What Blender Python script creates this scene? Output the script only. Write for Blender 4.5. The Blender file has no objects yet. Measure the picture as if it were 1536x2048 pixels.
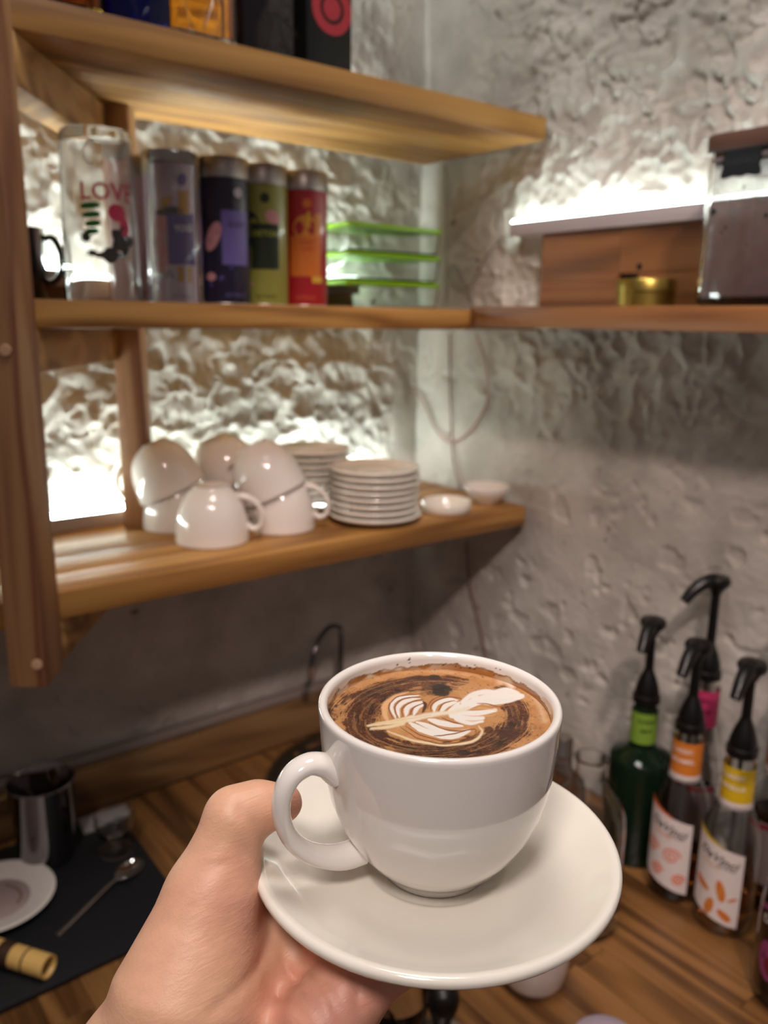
import bpy, bmesh, math, random
import numpy as np
from mathutils import Vector, Matrix
random.seed(7)
R = math.radians
PI = math.pi
sc = bpy.context.scene
COL = sc.collection

# ------------------------------------------------------------------ camera
FPX = 1650.0
PITCH = math.atan((1024 - 636) / FPX); ROLL = R(0.8); AZ = R(51.7)
CF = np.array([math.cos(AZ) * math.cos(PITCH), math.sin(AZ) * math.cos(PITCH), -math.sin(PITCH)])
_R0 = np.array([math.sin(AZ), -math.cos(AZ), 0.0]); _U0 = np.cross(_R0, CF)
CR = _R0 * math.cos(ROLL) + _U0 * math.sin(ROLL)
CU = -_R0 * math.sin(ROLL) + _U0 * math.cos(ROLL)
cam_data = bpy.data.cameras.new('camera')
cam = bpy.data.objects.new('camera', cam_data); COL.objects.link(cam)
cam_data.sensor_fit = 'VERTICAL'; cam_data.sensor_height = 36.0
cam_data.lens = FPX / 2048 * 36.0
cam_data.clip_start = 0.01
cam.matrix_world = Matrix(((CR[0], CU[0], -CF[0], 0), (CR[1], CU[1], -CF[1], 0), (CR[2], CU[2], -CF[2], 0), (0, 0, 0, 1)))
cam_data.dof.use_dof = True
cam_data.dof.focus_distance = 0.305
cam_data.dof.aperture_fstop = 10.0
sc.camera = cam

# ------------------------------------------------------------------ world, lamps, exposure
sc.view_settings.view_transform = 'Standard'; sc.view_settings.look = 'None'
sc.view_settings.gamma = 1.0; sc.view_settings.use_curve_mapping = False
sc.view_settings.exposure = 0.0
sc.cycles.use_denoising = True
sc.cycles.max_bounces = 14; sc.cycles.transmission_bounces = 12; sc.cycles.transparent_max_bounces = 12
sc.cycles.sample_clamp_indirect = 6.0
world = bpy.data.worlds.new('room_light'); sc.world = world; world.use_nodes = True
world.node_tree.nodes['Background'].inputs[0].default_value = (0.86, 0.69, 0.66, 1)
world.node_tree.nodes['Background'].inputs[1].default_value = 0.135

def area_lamp(name, loc, target, sx, sy, power, col):
    l = bpy.data.lights.new(name, 'AREA'); l.shape = 'RECTANGLE'; l.size = sx; l.size_y = sy
    l.energy = power; l.color = col
    o = bpy.data.objects.new(name, l); COL.objects.link(o)
    o.location = loc
    d = Vector(target) - Vector(loc); o.rotation_euler = d.to_track_quat('-Z', 'Y').to_euler()
    return o
area_lamp('ceiling_lamp', (0.30, 0.38, 1.12), (0.30, 0.40, -0.5), 0.36, 0.36, 8.5, (1.0, 0.92, 0.87))
def spot_lamp(name, loc, target, ang, blend, rad, power, col):
    l = bpy.data.lights.new(name, 'SPOT'); l.spot_size = R(ang); l.spot_blend = blend; l.shadow_soft_size = rad; l.energy = power; l.color = col
    o = bpy.data.objects.new(name, l); COL.objects.link(o); o.location = loc
    o.rotation_euler = (Vector(target) - Vector(loc)).to_track_quat('-Z', 'Y').to_euler()
spot_lamp('ceiling_and_fill_spot', (-0.55, -0.35, 1.12), (0.18, 0.20, -0.26), 46, 1.0, .16, 64.0, (1.0, 0.88, 0.83))  # added fill light to brighten cup and hand, not a known fixture
spot_lamp('ceiling_and_fill_spot', (-0.15, -0.54, 1.10), (0.955, 0.72, -0.42), 36, .6, .06, 74.0, (1.0, 0.78, 0.71))
LED_POWER = 24.0

# ------------------------------------------------------------------ picking points along the photograph's sight lines
def ray(x, y): return CF + CR * (x - 768) / FPX - CU * (y - 1024) / FPX
def at(x, y, d): return ray(x, y) * d
def onz(x, y, z): r = ray(x, y); return r * (z / r[2])
def onx(x, y, X): r = ray(x, y); return r * (X / r[0])
def ony(x, y, Y): r = ray(x, y); return r * (Y / r[1])
def proj(P):
    P = np.asarray(P); z = P @ CF
    return 768 + FPX * (P @ CR) / z, 1024 - FPX * (P @ CU) / z

# ------------------------------------------------------------------ object helpers
def thing(name, label, cat, loc=(0, 0, 0), rot=(0, 0, 0), group=None):
    o = bpy.data.objects.new(name, None); COL.objects.link(o)
    o.empty_display_size = 0.02
    o.location = tuple(float(v) for v in loc); o.rotation_euler = rot
    o['label'] = label; o['category'] = cat
    if group: o['group'] = group
    return o
def part(name, VF, mat, parent=None, smooth=True, label=None, kind=None, angle=40):
    V, F = VF
    me = bpy.data.meshes.new(name)
    me.from_pydata([tuple(map(float, v)) for v in V], [], [tuple(int(i) for i in f) for f in F])
    me.validate(); me.update()
    if smooth:
        me.shade_smooth(); me.set_sharp_from_angle(angle=R(angle))
    if mat: me.materials.append(mat)
    o = bpy.data.objects.new(name, me); COL.objects.link(o)
    if parent: o.parent = parent
    if label: o['label'] = label
    if kind: o['kind'] = kind
    return o
def tag(o, label, cat, group=None):
    o['label'] = label; o['category'] = cat
    if group: o['group'] = group
    return o
def copy_tree(o, parent=None):
    c = o.copy(); COL.objects.link(c); c.parent = parent
    for ch in list(o.children): copy_tree(ch, c)
    return c
def join(*L):
    V = []; F = []
    for v, f in L:
        n = len(V); V += [tuple(p) for p in v]; F += [tuple(i + n for i in q) for q in f]
    return V, F
def xf(VF, M):
    return [tuple(M @ Vector(v)) for v in VF[0]], VF[1]
def sh(VF, d):
    return [(v[0] + d[0], v[1] + d[1], v[2] + d[2]) for v in VF[0]], VF[1]
def bmout(bm):
    bm.verts.ensure_lookup_table(); bm.verts.index_update()
    V = [tuple(v.co) for v in bm.verts]; F = [tuple(v.index for v in f.verts) for f in bm.faces]
    bm.free(); return V, F
def box(lo, hi, b=0.0, seg=2):
    bm = bmesh.new(); bmesh.ops.create_cube(bm, size=1)
    for v in bm.verts:
        v.co = Vector([lo[i] + (v.co[i] + .5) * (hi[i] - lo[i]) for i in range(3)])
    if b > 0: bmesh.ops.bevel(bm, geom=bm.edges[:] , offset=b, segments=seg, affect='EDGES', profile=.5)
    return bmout(bm)
def lathe(prof, n=48):
    V = []; F = []
    idx = []
    for r, z in prof:
        if abs(r) < 1e-7: idx.append([len(V)]); V.append((0, 0, z))
        else:
            s = len(V); idx.append(list(range(s, s + n)))
            V += [(r * math.cos(2 * PI * k / n), r * math.sin(2 * PI * k / n), z) for k in range(n)]
    for a, b in zip(idx, idx[1:]):
        for k in range(n):
            k2 = (k + 1) % n
            if len(a) == 1 and len(b) == 1: continue
            if len(a) == 1: F.append((a[0], b[k2], b[k]))
            elif len(b) == 1: F.append((a[k], a[k2], b[0]))
            else: F.append((a[k], a[k2], b[k2], b[k]))
    return V, F
def smooth_path(P, n=8):
    P = [np.array(p, float) for p in P]; out = []
    Q = [2 * P[0] - P[1]] + P + [2 * P[-1] - P[-2]]
    for i in range(1, len(Q) - 2):
        for k in range(n):
            t = k / n
            out.append(.5 * ((2 * Q[i]) + (-Q[i-1] + Q[i+1]) * t + (2*Q[i-1] - 5*Q[i] + 4*Q[i+1] - Q[i+2]) * t*t + (-Q[i-1] + 3*Q[i] - 3*Q[i+1] + Q[i+2]) * t**3))
    out.append(P[-1]); return out
def tube(P, r, n=10, up=(0, 0, 1), flat=1.0, cap=True):
    """sweep; r a number or one per point; flat = width along the binormal over thickness"""
    P = [np.array(p, float) for p in P]; m = len(P)
    rr = r if hasattr(r, '__len__') else [r] * m
    fl = flat if hasattr(flat, '__len__') else [flat] * m
    V = []; F = []
    for i in range(m):
        t = P[min(i + 1, m - 1)] - P[max(i - 1, 0)]; t /= (np.linalg.norm(t) + 1e-12)
        u = np.array(up, float)
        if abs(u @ t) > .95: u = np.array((1., 0, 0))
        b = np.cross(t, u); b /= np.linalg.norm(b); a = np.cross(b, t)
        for k in range(n):
            th = 2 * PI * k / n
            V.append(tuple(P[i] + rr[i] * (math.cos(th) * a + fl[i] * math.sin(th) * b)))
    for i in range(m - 1):
        for k in range(n):
            k2 = (k + 1) % n
            F.append((i * n + k, i * n + k2, (i + 1) * n + k2, (i + 1) * n + k))
    if cap:
        F.append(tuple(range(n - 1, -1, -1))); F.append(tuple((m - 1) * n + k for k in range(n)))
    return V, F
def prism(poly, z0, z1):
    """2D polygon (x,y) extruded in z"""
    n = len(poly)
    V = [(p[0], p[1], z0) for p in poly] + [(p[0], p[1], z1) for p in poly]
    F = [tuple(range(n - 1, -1, -1)), tuple(range(n, 2 * n))] + [(k, (k + 1) % n, n + (k + 1) % n, n + k) for k in range(n)]
    return V, F
def wrap(V2F, r, ang, prf=None):
    """2D mesh (s,z) wrapped on a cylinder of radius r, its s=0 at angle ang"""
    V, F = V2F
    out = []
    for v in V:
        rr = prf(v[1]) + (v[2] if len(v) > 2 else 0) if prf else r + (v[2] if len(v) > 2 else 0)
        a = ang + v[0] / r
        out.append((rr * math.cos(a), rr * math.sin(a), v[1]))
    return out, F
def patch(s0, s1, lo, hi, ns=16, nz=2, off=0.0):
    """strip between lo(s) and hi(s)"""
    lo = lo if callable(lo) else (lambda s, c=lo: c); hi = hi if callable(hi) else (lambda s, c=hi: c)
    V = []; F = []
    for i in range(ns + 1):
        s = s0 + (s1 - s0) * i / ns
        for j in range(nz + 1): V.append((s, lo(s) + (hi(s) - lo(s)) * j / nz, off))
    for i in range(ns):
        for j in range(nz):
            a = i * (nz + 1) + j; F.append((a, a + nz + 1, a + nz + 2, a + 1))
    return V, F
def blob(s, z, rs, rz, off=0.0, n=20, rot=0.0, lob=0.0, k=0):
    V = [(s, z, off)]
    for i in range(n):
        a = 2 * PI * i / n; q = 1 + lob * math.cos(k * a)
        x = rs * q * math.cos(a); y = rz * q * math.sin(a)
        V.append((s + x * math.cos(rot) - y * math.sin(rot), z + x * math.sin(rot) + y * math.cos(rot), off))
    return V, [(0, 1 + i, 1 + (i + 1) % n) for i in range(n)]
def stroke(P, w, off=0.0):
    """flat 2D ribbon"""
    V = []; F = []
    m = len(P)
    for i in range(m):
        tx = P[min(i+1, m-1)][0] - P[max(i-1, 0)][0]; ty = P[min(i+1, m-1)][1] - P[max(i-1, 0)][1]
        l = math.hypot(tx, ty) + 1e-9
        V.append((P[i][0] - ty / l * w, P[i][1] + tx / l * w, off)); V.append((P[i][0] + ty / l * w, P[i][1] - tx / l * w, off))
    for i in range(m - 1): F.append((2*i, 2*i+1, 2*i+3, 2*i+2))
    return V, F
def text2d(s, size, cx=0, cz=0, off=0.0, rot=0.0, shear=0.0, bold=0.0, sx=1.0):
    cu = bpy.data.curves.new('t', 'FONT'); cu.body = s; cu.size = size; cu.align_x = 'CENTER'; cu.align_y = 'CENTER'
    cu.shear = shear; cu.offset = bold; cu.resolution_u = 2
    o = bpy.data.objects.new('t', cu); COL.objects.link(o)
    dg = bpy.context.evaluated_depsgraph_get()
    me = bpy.data.meshes.new_from_object(o.evaluated_get(dg))
    V = []
    for v in me.vertices:
        x, y = v.co.x * sx, v.co.y
        V.append((cx + x * math.cos(rot) - y * math.sin(rot), cz + x * math.sin(rot) + y * math.cos(rot), off))
    F = [tuple(p.vertices) for p in me.polygons]
    bpy.data.objects.remove(o); bpy.data.curves.remove(cu); bpy.data.meshes.remove(me)
    return V, F
def jitter_box(lo, hi, b=0.0008):
    return box(lo, hi, b, 1)

# ------------------------------------------------------------------ materials
def lin(h):
    h = h.lstrip('#'); c = [int(h[i:i + 2], 16) / 255 for i in (0, 2, 4)]
    return tuple(((x / 12.92) if x < .04045 else ((x + .055) / 1.055) ** 2.4) for x in c) + (1,)
MATS = {}
def mat(name, col=(.8, .8, .8, 1), rough=.5, metal=0, trans=0, ior=1.45, coat=0, emit=None, es=0, sss=0, bump=0, bscale=200):
    if name in MATS: return MATS[name]
    if isinstance(col, str): col = lin(col)
    m = bpy.data.materials.new(name); m.use_nodes = True; MATS[name] = m
    nt = m.node_tree; p = nt.nodes['Principled BSDF']
    p.inputs['Base Color'].default_value = col; p.inputs['Roughness'].default_value = rough
    p.inputs['Metallic'].default_value = metal; p.inputs['Transmission Weight'].default_value = trans
    p.inputs['IOR'].default_value = ior; p.inputs['Coat Weight'].default_value = coat
    p.inputs['Coat Roughness'].default_value = .03
    if sss:
        p.inputs['Subsurface Weight'].default_value = sss
    if emit:
        p.inputs['Emission Color'].default_value = emit; p.inputs['Emission Strength'].default_value = es
    # every surface carries a little procedural unevenness
    n = nt.nodes.new('ShaderNodeTexNoise'); n.inputs['Scale'].default_value = bscale; n.inputs['Detail'].default_value = 3
    tc = nt.nodes.new('ShaderNodeTexCoord'); nt.links.new(tc.outputs['Object'], n.inputs['Vector'])
    if bump:
        b = nt.nodes.new('ShaderNodeBump'); b.inputs['Strength'].default_value = bump; b.inputs['Distance'].default_value = .001
        nt.links.new(n.outputs['Fac'], b.inputs['Height']); nt.links.new(b.outputs['Normal'], p.inputs['Normal'])
    else:
        mr = nt.nodes.new('ShaderNodeMapRange'); mr.inputs['To Min'].default_value = max(0, rough - .02); mr.inputs['To Max'].default_value = rough + .02
        nt.links.new(n.outputs['Fac'], mr.inputs['Value']); nt.links.new(mr.outputs['Result'], p.inputs['Roughness'])
    return m
def wood(name, c_dark, c_mid, c_light, axis=0, rough=.42, scale=1.0, ring=1.0, rnd=True):
    if name in MATS: return MATS[name]
    m = bpy.data.materials.new(name); m.use_nodes = True; MATS[name] = m
    nt = m.node_tree; N = nt.nodes; L = nt.links; p = N['Principled BSDF']
    tc = N.new('ShaderNodeTexCoord'); mp = N.new('ShaderNodeMapping')
    s = [14.0 * scale] * 3; s[axis] = 1.3 * scale
    mp.inputs['Scale'].default_value = s
    L.new(tc.outputs['Object'], mp.inputs['Vector'])
    oi = N.new('ShaderNodeObjectInfo')
    if rnd:
        ml = N.new('ShaderNodeMath'); ml.operation = 'MULTIPLY'; ml.inputs[1].default_value = 37.0
        L.new(oi.outputs['Random'], ml.inputs[0]); cb = N.new('ShaderNodeCombineXYZ')
        for i in range(3): L.new(ml.outputs[0], cb.inputs[i])
        L.new(cb.outputs[0], mp.inputs['Location'])
    n1 = N.new('ShaderNodeTexNoise'); n1.inputs['Scale'].default_value = 1.0; n1.inputs['Detail'].default_value = 2; n1.inputs['Distortion'].default_value = .6
    L.new(mp.outputs[0], n1.inputs['Vector'])
    w = N.new('ShaderNodeMath'); w.operation = 'MULTIPLY'; w.inputs[1].default_value = 26.0 * ring
    L.new(n1.outputs['Fac'], w.inputs[0])
    sn = N.new('ShaderNodeMath'); sn.operation = 'SINE'; L.new(w.outputs[0], sn.inputs[0])
    mr = N.new('ShaderNodeMapRange'); mr.inputs['From Min'].default_value = -1; mr.inputs['From Max'].default_value = 1
    L.new(sn.outputs[0], mr.inputs['Value'])
    mp2 = N.new('ShaderNodeMapping'); s2 = [420.0] * 3; s2[axis] = 9.0; mp2.inputs['Scale'].default_value = s2
    L.new(tc.outputs['Object'], mp2.inputs['Vector'])
    n2 = N.new('ShaderNodeTexNoise'); n2.inputs['Scale'].default_value = 1; n2.inputs['Detail'].default_value = 3; L.new(mp2.outputs[0], n2.inputs['Vector'])
    mx = N.new('ShaderNodeMath'); mx.operation = 'MULTIPLY_ADD'; mx.inputs[1].default_value = .55; L.new(mr.outputs[0], mx.inputs[0])
    m3 = N.new('ShaderNodeMath'); m3.operation = 'MULTIPLY'; m3.inputs[1].default_value = .45; L.new(n2.outputs['Fac'], m3.inputs[0]); L.new(m3.outputs[0], mx.inputs[2])
    cr = N.new('ShaderNodeValToRGB'); e = cr.color_ramp.elements
    e[0].position = .12; e[0].color = lin(c_dark); e[1].position = .85; e[1].color = lin(c_light)
    q = e.new(.42); q.color = lin(c_mid)
    L.new(mx.outputs[0], cr.inputs['Fac'])
    hs = N.new('ShaderNodeHueSaturation'); L.new(cr.outputs['Color'], hs.inputs['Color'])
    vr = N.new('ShaderNodeMapRange'); vr.inputs['To Min'].default_value = .86; vr.inputs['To Max'].default_value = 1.12
    L.new(oi.outputs['Random'], vr.inputs['Value'])
    if rnd: L.new(vr.outputs[0], hs.inputs['Value'])
    L.new(hs.outputs['Color'], p.inputs['Base Color'])
    p.inputs['Roughness'].default_value = rough
    b = N.new('ShaderNodeBump'); b.inputs['Strength'].default_value = .25; b.inputs['Distance'].default_value = .0006
    L.new(mx.outputs[0], b.inputs['Height']); L.new(b.outputs['Normal'], p.inputs['Normal'])
    return m
def vcol_mat(name, rough=.35, coat=0, sss=0, bump=0, bscale=400, stretch=None):
    m = bpy.data.materials.new(name); m.use_nodes = True; nt = m.node_tree; p = nt.nodes['Principled BSDF']
    a = nt.nodes.new('ShaderNodeVertexColor'); a.layer_name = 'pattern'
    nt.links.new(a.outputs['Color'], p.inputs['Base Color'])
    p.inputs['Roughness'].default_value = rough; p.inputs['Coat Weight'].default_value = coat; p.inputs['Coat Roughness'].default_value = .04
    if sss:
        p.inputs['Subsurface Weight'].default_value = sss; p.inputs['Subsurface Radius'].default_value = (.004, .0018, .001); p.inputs['Subsurface Scale'].default_value = 1.0
    if bump:
        tc = nt.nodes.new('ShaderNodeTexCoord'); n = nt.nodes.new('ShaderNodeTexNoise'); n.inputs['Scale'].default_value = bscale; n.inputs['Detail'].default_value = 4
        nt.links.new(tc.outputs['Object'], n.inputs['Vector'])
        b = nt.nodes.new('ShaderNodeBump'); b.inputs['Strength'].default_value = bump; b.inputs['Distance'].default_value = .001
        nt.links.new(n.outputs['Fac'], b.inputs['Height']); nt.links.new(b.outputs['Normal'], p.inputs['Normal'])
    return m
def set_pattern(o, C):
    me = o.data; at_ = me.color_attributes.new('pattern', 'FLOAT_COLOR', 'POINT')
    A = np.ones((len(me.vertices), 4), np.float32); A[:, :3] = C; at_.data.foreach_set('color', A.ravel())

PORC = mat('white_porcelain', '#e9e2da', .12, coat=.6)
PORC2 = mat('ivory_porcelain', '#e6dfd2', .14, coat=.6)
GLASS = mat('clear_glass', (.97, .98, .98, 1), .01, trans=1, ior=1.45)
STEEL = mat('brushed_steel', '#b9b4ae', .22, metal=1)
CHROME = mat('chrome', '#d8d8da', .07, metal=1)
BLACKP = mat('black_plastic', '#0c0c0d', .35)
PINE = wood('pine_wood', '#6f4620', '#a07238', '#b88a4c', 0, rough=.55)
PINE_V = wood('pine_wood_upright', '#6f3f2c', '#966a48', '#ad855c', 2, rough=.55)
PINE_B = wood('pine_wood_beam', '#835830', '#ac7f48', '#c19660', 1, rough=.55)
OAK = wood('oak_wood', '#5e381c', '#84552c', '#99683c', 1)
OAKX = wood('oak_strip', '#553c24', '#745634', '#876742', 0, rough=.55)
COUNTER = wood('counter_wood', '#422a15', '#684626', '#8a6238', 1, rough=.30)

# ------------------------------------------------------------------ numpy noise for relief and patterns
def vnoise(x, y, seed=0):
    rs = np.random.RandomState(seed); T = rs.rand(256, 256)
    xi = np.floor(x).astype(int); yi = np.floor(y).astype(int); fx = x - xi; fy = y - yi
    fx = fx * fx * (3 - 2 * fx); fy = fy * fy * (3 - 2 * fy)
    a = T[xi & 255, yi & 255]; b = T[(xi + 1) & 255, yi & 255]; c = T[xi & 255, (yi + 1) & 255]; d = T[(xi + 1) & 255, (yi + 1) & 255]
    return (a * (1 - fx) + b * fx) * (1 - fy) + (c * (1 - fx) + d * fx) * fy
def fbm(x, y, oct=4, seed=0):
    s = 0; a = .5; t = 0
    for k in range(oct):
        s = s + a * vnoise(x * 2 ** k + 17 * k, y * 2 ** k + 31 * k, seed + k); t += a; a *= .5
    return s / t
def worley(x, y, seed=0):
    rs = np.random.RandomState(seed); J = rs.rand(128, 128, 2)
    xi = np.floor(x).astype(int); yi = np.floor(y).astype(int)
    d1 = np.full(x.shape, 9.0); d2 = np.full(x.shape, 9.0)
    for i in (-1, 0, 1):
        for j in (-1, 0, 1):
            c = J[(xi + i) & 127, (yi + j) & 127]
            d = np.hypot(xi + i + c[..., 0] - x, yi + j + c[..., 1] - y)
            d2 = np.where(d < d1, d1, np.minimum(d2, d)); d1 = np.minimum(d1, d)
    return d1, d2
def sstep(a, b, x):
    t = np.clip((x - a) / (b - a), 0, 1); return t * t * (3 - 2 * t)

# ------------------------------------------------------------------ plaster walls (real relief)
WX, WY, ZC = 0.955, 1.120, -0.69       # right wall plane, left wall plane, counter top
def plaster_mat():
    m = bpy.data.materials.new('rough_plaster'); m.use_nodes = True; nt = m.node_tree; N = nt.nodes; L = nt.links; p = N['Principled BSDF']
    tc = N.new('ShaderNodeTexCoord')
    n = N.new('ShaderNodeTexNoise'); n.inputs['Scale'].default_value = 9; n.inputs['Detail'].default_value = 6; L.new(tc.outputs['Object'], n.inputs['Vector'])
    cr = N.new('ShaderNodeValToRGB'); e = cr.color_ramp.elements
    e[0].position = .32; e[0].color = lin('#a6a199'); e[1].position = .62; e[1].color = lin('#cac6be')
    L.new(n.outputs['Fac'], cr.inputs['Fac'])
    # sparse dark pock marks
    v = N.new('ShaderNodeTexNoise'); v.inputs['Scale'].default_value = 34; v.inputs['Detail'].default_value = 3; L.new(tc.outputs['Object'], v.inputs['Vector'])
    c2 = N.new('ShaderNodeValToRGB'); c2.color_ramp.elements[0].position = .69; c2.color_ramp.elements[0].color = (0, 0, 0, 1); c2.color_ramp.elements[1].position = .76; c2.color_ramp.elements[1].color = (1, 1, 1, 1)
    L.new(v.outputs['Fac'], c2.inputs['Fac'])
    mx = N.new('ShaderNodeMix'); mx.data_type = 'RGBA'; L.new(c2.outputs['Color'], mx.inputs[0]); L.new(cr.outputs['Color'], mx.inputs[6]); mx.inputs[7].default_value = lin('#7d6f66')
    L.new(mx.outputs[2], p.inputs['Base Color']); p.inputs['Roughness'].default_value = .75
    b1 = N.new('ShaderNodeTexNoise'); b1.inputs['Scale'].default_value = 150; b1.inputs['Detail'].default_value = 6; L.new(tc.outputs['Object'], b1.inputs['Vector'])
    b = N.new('ShaderNodeBump'); b.inputs['Strength'].default_value = .45; b.inputs['Distance'].default_value = .0025
    L.new(b1.outputs['Fac'], b.inputs['Height']); L.new(b.outputs['Normal'], p.inputs['Normal'])
    return m
PLASTER = plaster_mat()
def relief(u, v, seed, rough):
    """u along the wall, v up; returns protrusion in metres"""
    wu = u + .030 * (fbm(u * 14, v * 14, 3, seed + 3) - .5) + .012 * (fbm(u * 60, v * 60, 2, seed + 5) - .5)
    wv = v + .030 * (fbm(u * 14 + 50, v * 14, 3, seed + 4) - .5) + .012 * (fbm(u * 60 + 9, v * 60, 2, seed + 6) - .5)
    a1, a2 = worley(wu / .034, wv / .038, seed)
    b1, b2 = worley(wu / .0145, wv / .016, seed + 1)
    big = fbm(u * 9, v * 9, 3, seed + 7)
    scoop = .0095 * np.minimum(a1, 1.0) ** 1.6 + .0045 * np.minimum(b1, 1) ** 1.3
    lump = .016 * (big - .5) + .006 * (fbm(u * 34, v * 34, 4, seed + 8) - .5)
    ridge = .004 * np.exp(-((fbm(u * 22, v * 22, 3, seed + 11) - .5) / .035) ** 2)
    fine = .0018 * (fbm(u * 130, v * 130, 3, seed + 9) - .5)
    flat = .0022 * (fbm(u * 26, v * 26, 4, seed + 10) - .5) - .0035 * sstep(.62, .74, fbm(u * 32, v * 32, 3, seed + 12))
    return rough * (scoop + lump * .8 + ridge + fine - .006) + (1 - rough) * (flat + .6 * fine)
def grid_faces(nu, nv, flip=False):
    i = np.arange(nu - 1)[:, None] * nv + np.arange(nv - 1)[None, :]
    q = np.stack([i, i + nv, i + nv + 1, i + 1], -1).reshape(-1, 4)
    return q[:, ::-1] if flip else q
def fast_mesh(name, V, Q, m):
    me = bpy.data.meshes.new(name); me.vertices.add(len(V)); me.vertices.foreach_set('co', np.asarray(V, np.float32).ravel())
    me.loops.add(Q.size); me.loops.foreach_set('vertex_index', Q.ravel().astype(np.int32))
    me.polygons.add(len(Q)); me.polygons.foreach_set('loop_start', (np.arange(len(Q)) * 4).astype(np.int32))
    me.update(calc_edges=True); me.validate(); me.shade_smooth(); me.materials.append(m)
    o = bpy.data.objects.new(name, me); COL.objects.link(o); return o
st = 0.0030
xs = np.arange(-0.45, WX + .012, st); zs = np.arange(-0.80, 0.80, st)
U, Vv = np.meshgrid(xs, zs, indexing='ij')
ro = sstep(.93, .86, U) * sstep(-.33, -.20, Vv) * .74 + .05
ro = np.maximum(ro, .9 * sstep(.60, .25, np.abs(Vv - .5)) * sstep(.80, .74, U) )
H = relief(U, Vv, 21, ro)
V = np.stack([U, WY - H, Vv], -1).reshape(-1, 3)
wl = fast_mesh('wall_left', V, grid_faces(len(xs), len(zs), True), PLASTER); wl['kind'] = 'structure'
ys = np.arange(-0.35, WY + .012, st)
U, Vv = np.meshgrid(ys, zs, indexing='ij')
ro = sstep(-.26, -.03, Vv + .06 * (fbm(U * 5, Vv * 5, 2, 77) - .5)) * sstep(1.10, .80, U) * (.95 + .45 * sstep(.12, .4, Vv)) + .07
H = relief(U + 3, Vv, 40, ro)
V = np.stack([WX - H, U, Vv], -1).reshape(-1, 3)
wr = fast_mesh('wall_right', V, grid_faces(len(ys), len(zs), False), PLASTER); wr['kind'] = 'structure'
fl = part('floor', box((-1.6, -1.6, -1.63), (1.1, 1.25, -1.59)), mat('floor_tile', '#5b5048', .5), None, False); fl['kind'] = 'structure'
# timber upstand along the left wall, with a grout line above
tr = part('trim_1', box((-0.45, 1.075, ZC), (.93, 1.112, -0.628), .002), OAKX, None, True); tr['kind'] = 'structure'
tr2 = part('trim_2', box((-0.45, 1.094, -0.6275), (.94, 1.116, -0.617), .003), mat('grey_sealant', '#8d837c', .6, bump=.5), None, True); tr2['kind'] = 'structure'

# ------------------------------------------------------------------ counter of glued staves
cnt = thing('worktop', 'brown wooden worktop of glued staves running under bottles, slate and sink', 'worktop', (0.3, 0.5, ZC - .04))
SINK_C = np.array([0.70, 0.90]); SINK_R = 0.155
def in_sink(x0, x1, y0, y1):
    cx = min(max(SINK_C[0], x0), x1); cy = min(max(SINK_C[1], y0), y1)
    return math.hypot(cx - SINK_C[0], cy - SINK_C[1]) < SINK_R
x = -0.45; k = 0
protos = {}
while x < WX - .012:
    w = .044; x1 = min(x + w, WX - .006)
    y = -0.34; y1 = y + random.uniform(.08, .45)
    while y < 1.074:
        if y > -0.33: y1 = y + random.uniform(.28, .5)
        y1 = min(y1, 1.074)
        segs = [(y, y1)]
        # staves are cut where the round sink sits
        cx = min(max(SINK_C[0], x), x1); dx = abs(cx - SINK_C[0])
        if dx < SINK_R - .012:
            hh = math.sqrt((SINK_R - .012) ** 2 - dx * dx); a, b = SINK_C[1] - hh, SINK_C[1] + hh
            segs = [(p, q) for p, q in ((y, min(y1, a)), (max(y, b), y1)) if q - p > .01]
        for p, q in segs:
            dz = random.uniform(-.0003, .0003)
            s_ = part('stave', sh(jitter_box((x + .0003, p + .0003, ZC - .04), (x1 - .0003, q - .0003, ZC + dz)), (-.3, -.5, -(ZC - .04))), COUNTER, cnt, False)
        y = y1
    x = x1
part('cabinet_front', sh(box((-.44, -.32, -1.585), (.94, 1.07, ZC - .041)), (-.3, -.5, -(ZC - .04))), mat('dark_cabinet', '#2b2320', .6), cnt, False)
# round bar sink and tap
sink = thing('round_sink', 'round steel sink set into the worktop behind the cup', 'sink', (SINK_C[0], SINK_C[1], ZC))
part('basin', lathe([(SINK_R + .012, .0006), (SINK_R + .011, .003), (SINK_R - .002, .003), (SINK_R - .012, -.004), (SINK_R - .018, -.03), (SINK_R - .022, -.033), (SINK_R - .06, -.036), (0, -.037)], 72), mat('sink_steel', '#6f6d6b', .3, metal=1), sink)
part('drain', sh(lathe([(0, .002), (.018, .002), (.022, 0)], 32), (0, 0, -.036)), CHROME, sink)
tp = ony(622, 1320, 1.0); tb = ony(692, 1290, 1.03)
tap = thing('tap', 'slim chrome gooseneck tap against the dark wall behind the cup', 'tap', (tb[0], 1.045, ZC + .0006))
ax, ay = tb[0], 1.045
hz_ = ony(668, 1262, 1.02)[2] - ZC
dx_, dy_ = tp[0] - ax, tp[1] - ay
path = [(0, 0, .01), (0, 0, hz_ * .6), (0, 0, hz_ * .9), (dx_ * .12, dy_ * .12, hz_ * .985), (dx_ * .45, dy_ * .45, hz_ + .004), (dx_ * .8, dy_ * .8, hz_ - .010), (dx_, dy_, tp[2] - ZC - .012)]
part('spout', tube(smooth_path(path, 10), .0042, 12, up=(0.3, 1, 0)), mat('dark_chrome', '#6a6668', .14, metal=1), tap)
part('base', lathe([(0, .016), (.014, .016), (.018, .012), (.02, 0), (0, 0)], 24), CHROME, tap)
part('lever', tube([(0, 0, .04), (.02, -.01, .048), (.045, -.022, .05)], .0035, 10), CHROME, tap)
part('spout_tip', sh(lathe([(.0, 0), (.006, 0), (.0062, .017), (0, .019)], 16), (dx_, dy_, tp[2] - ZC - .028)), CHROME, tap)

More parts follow.
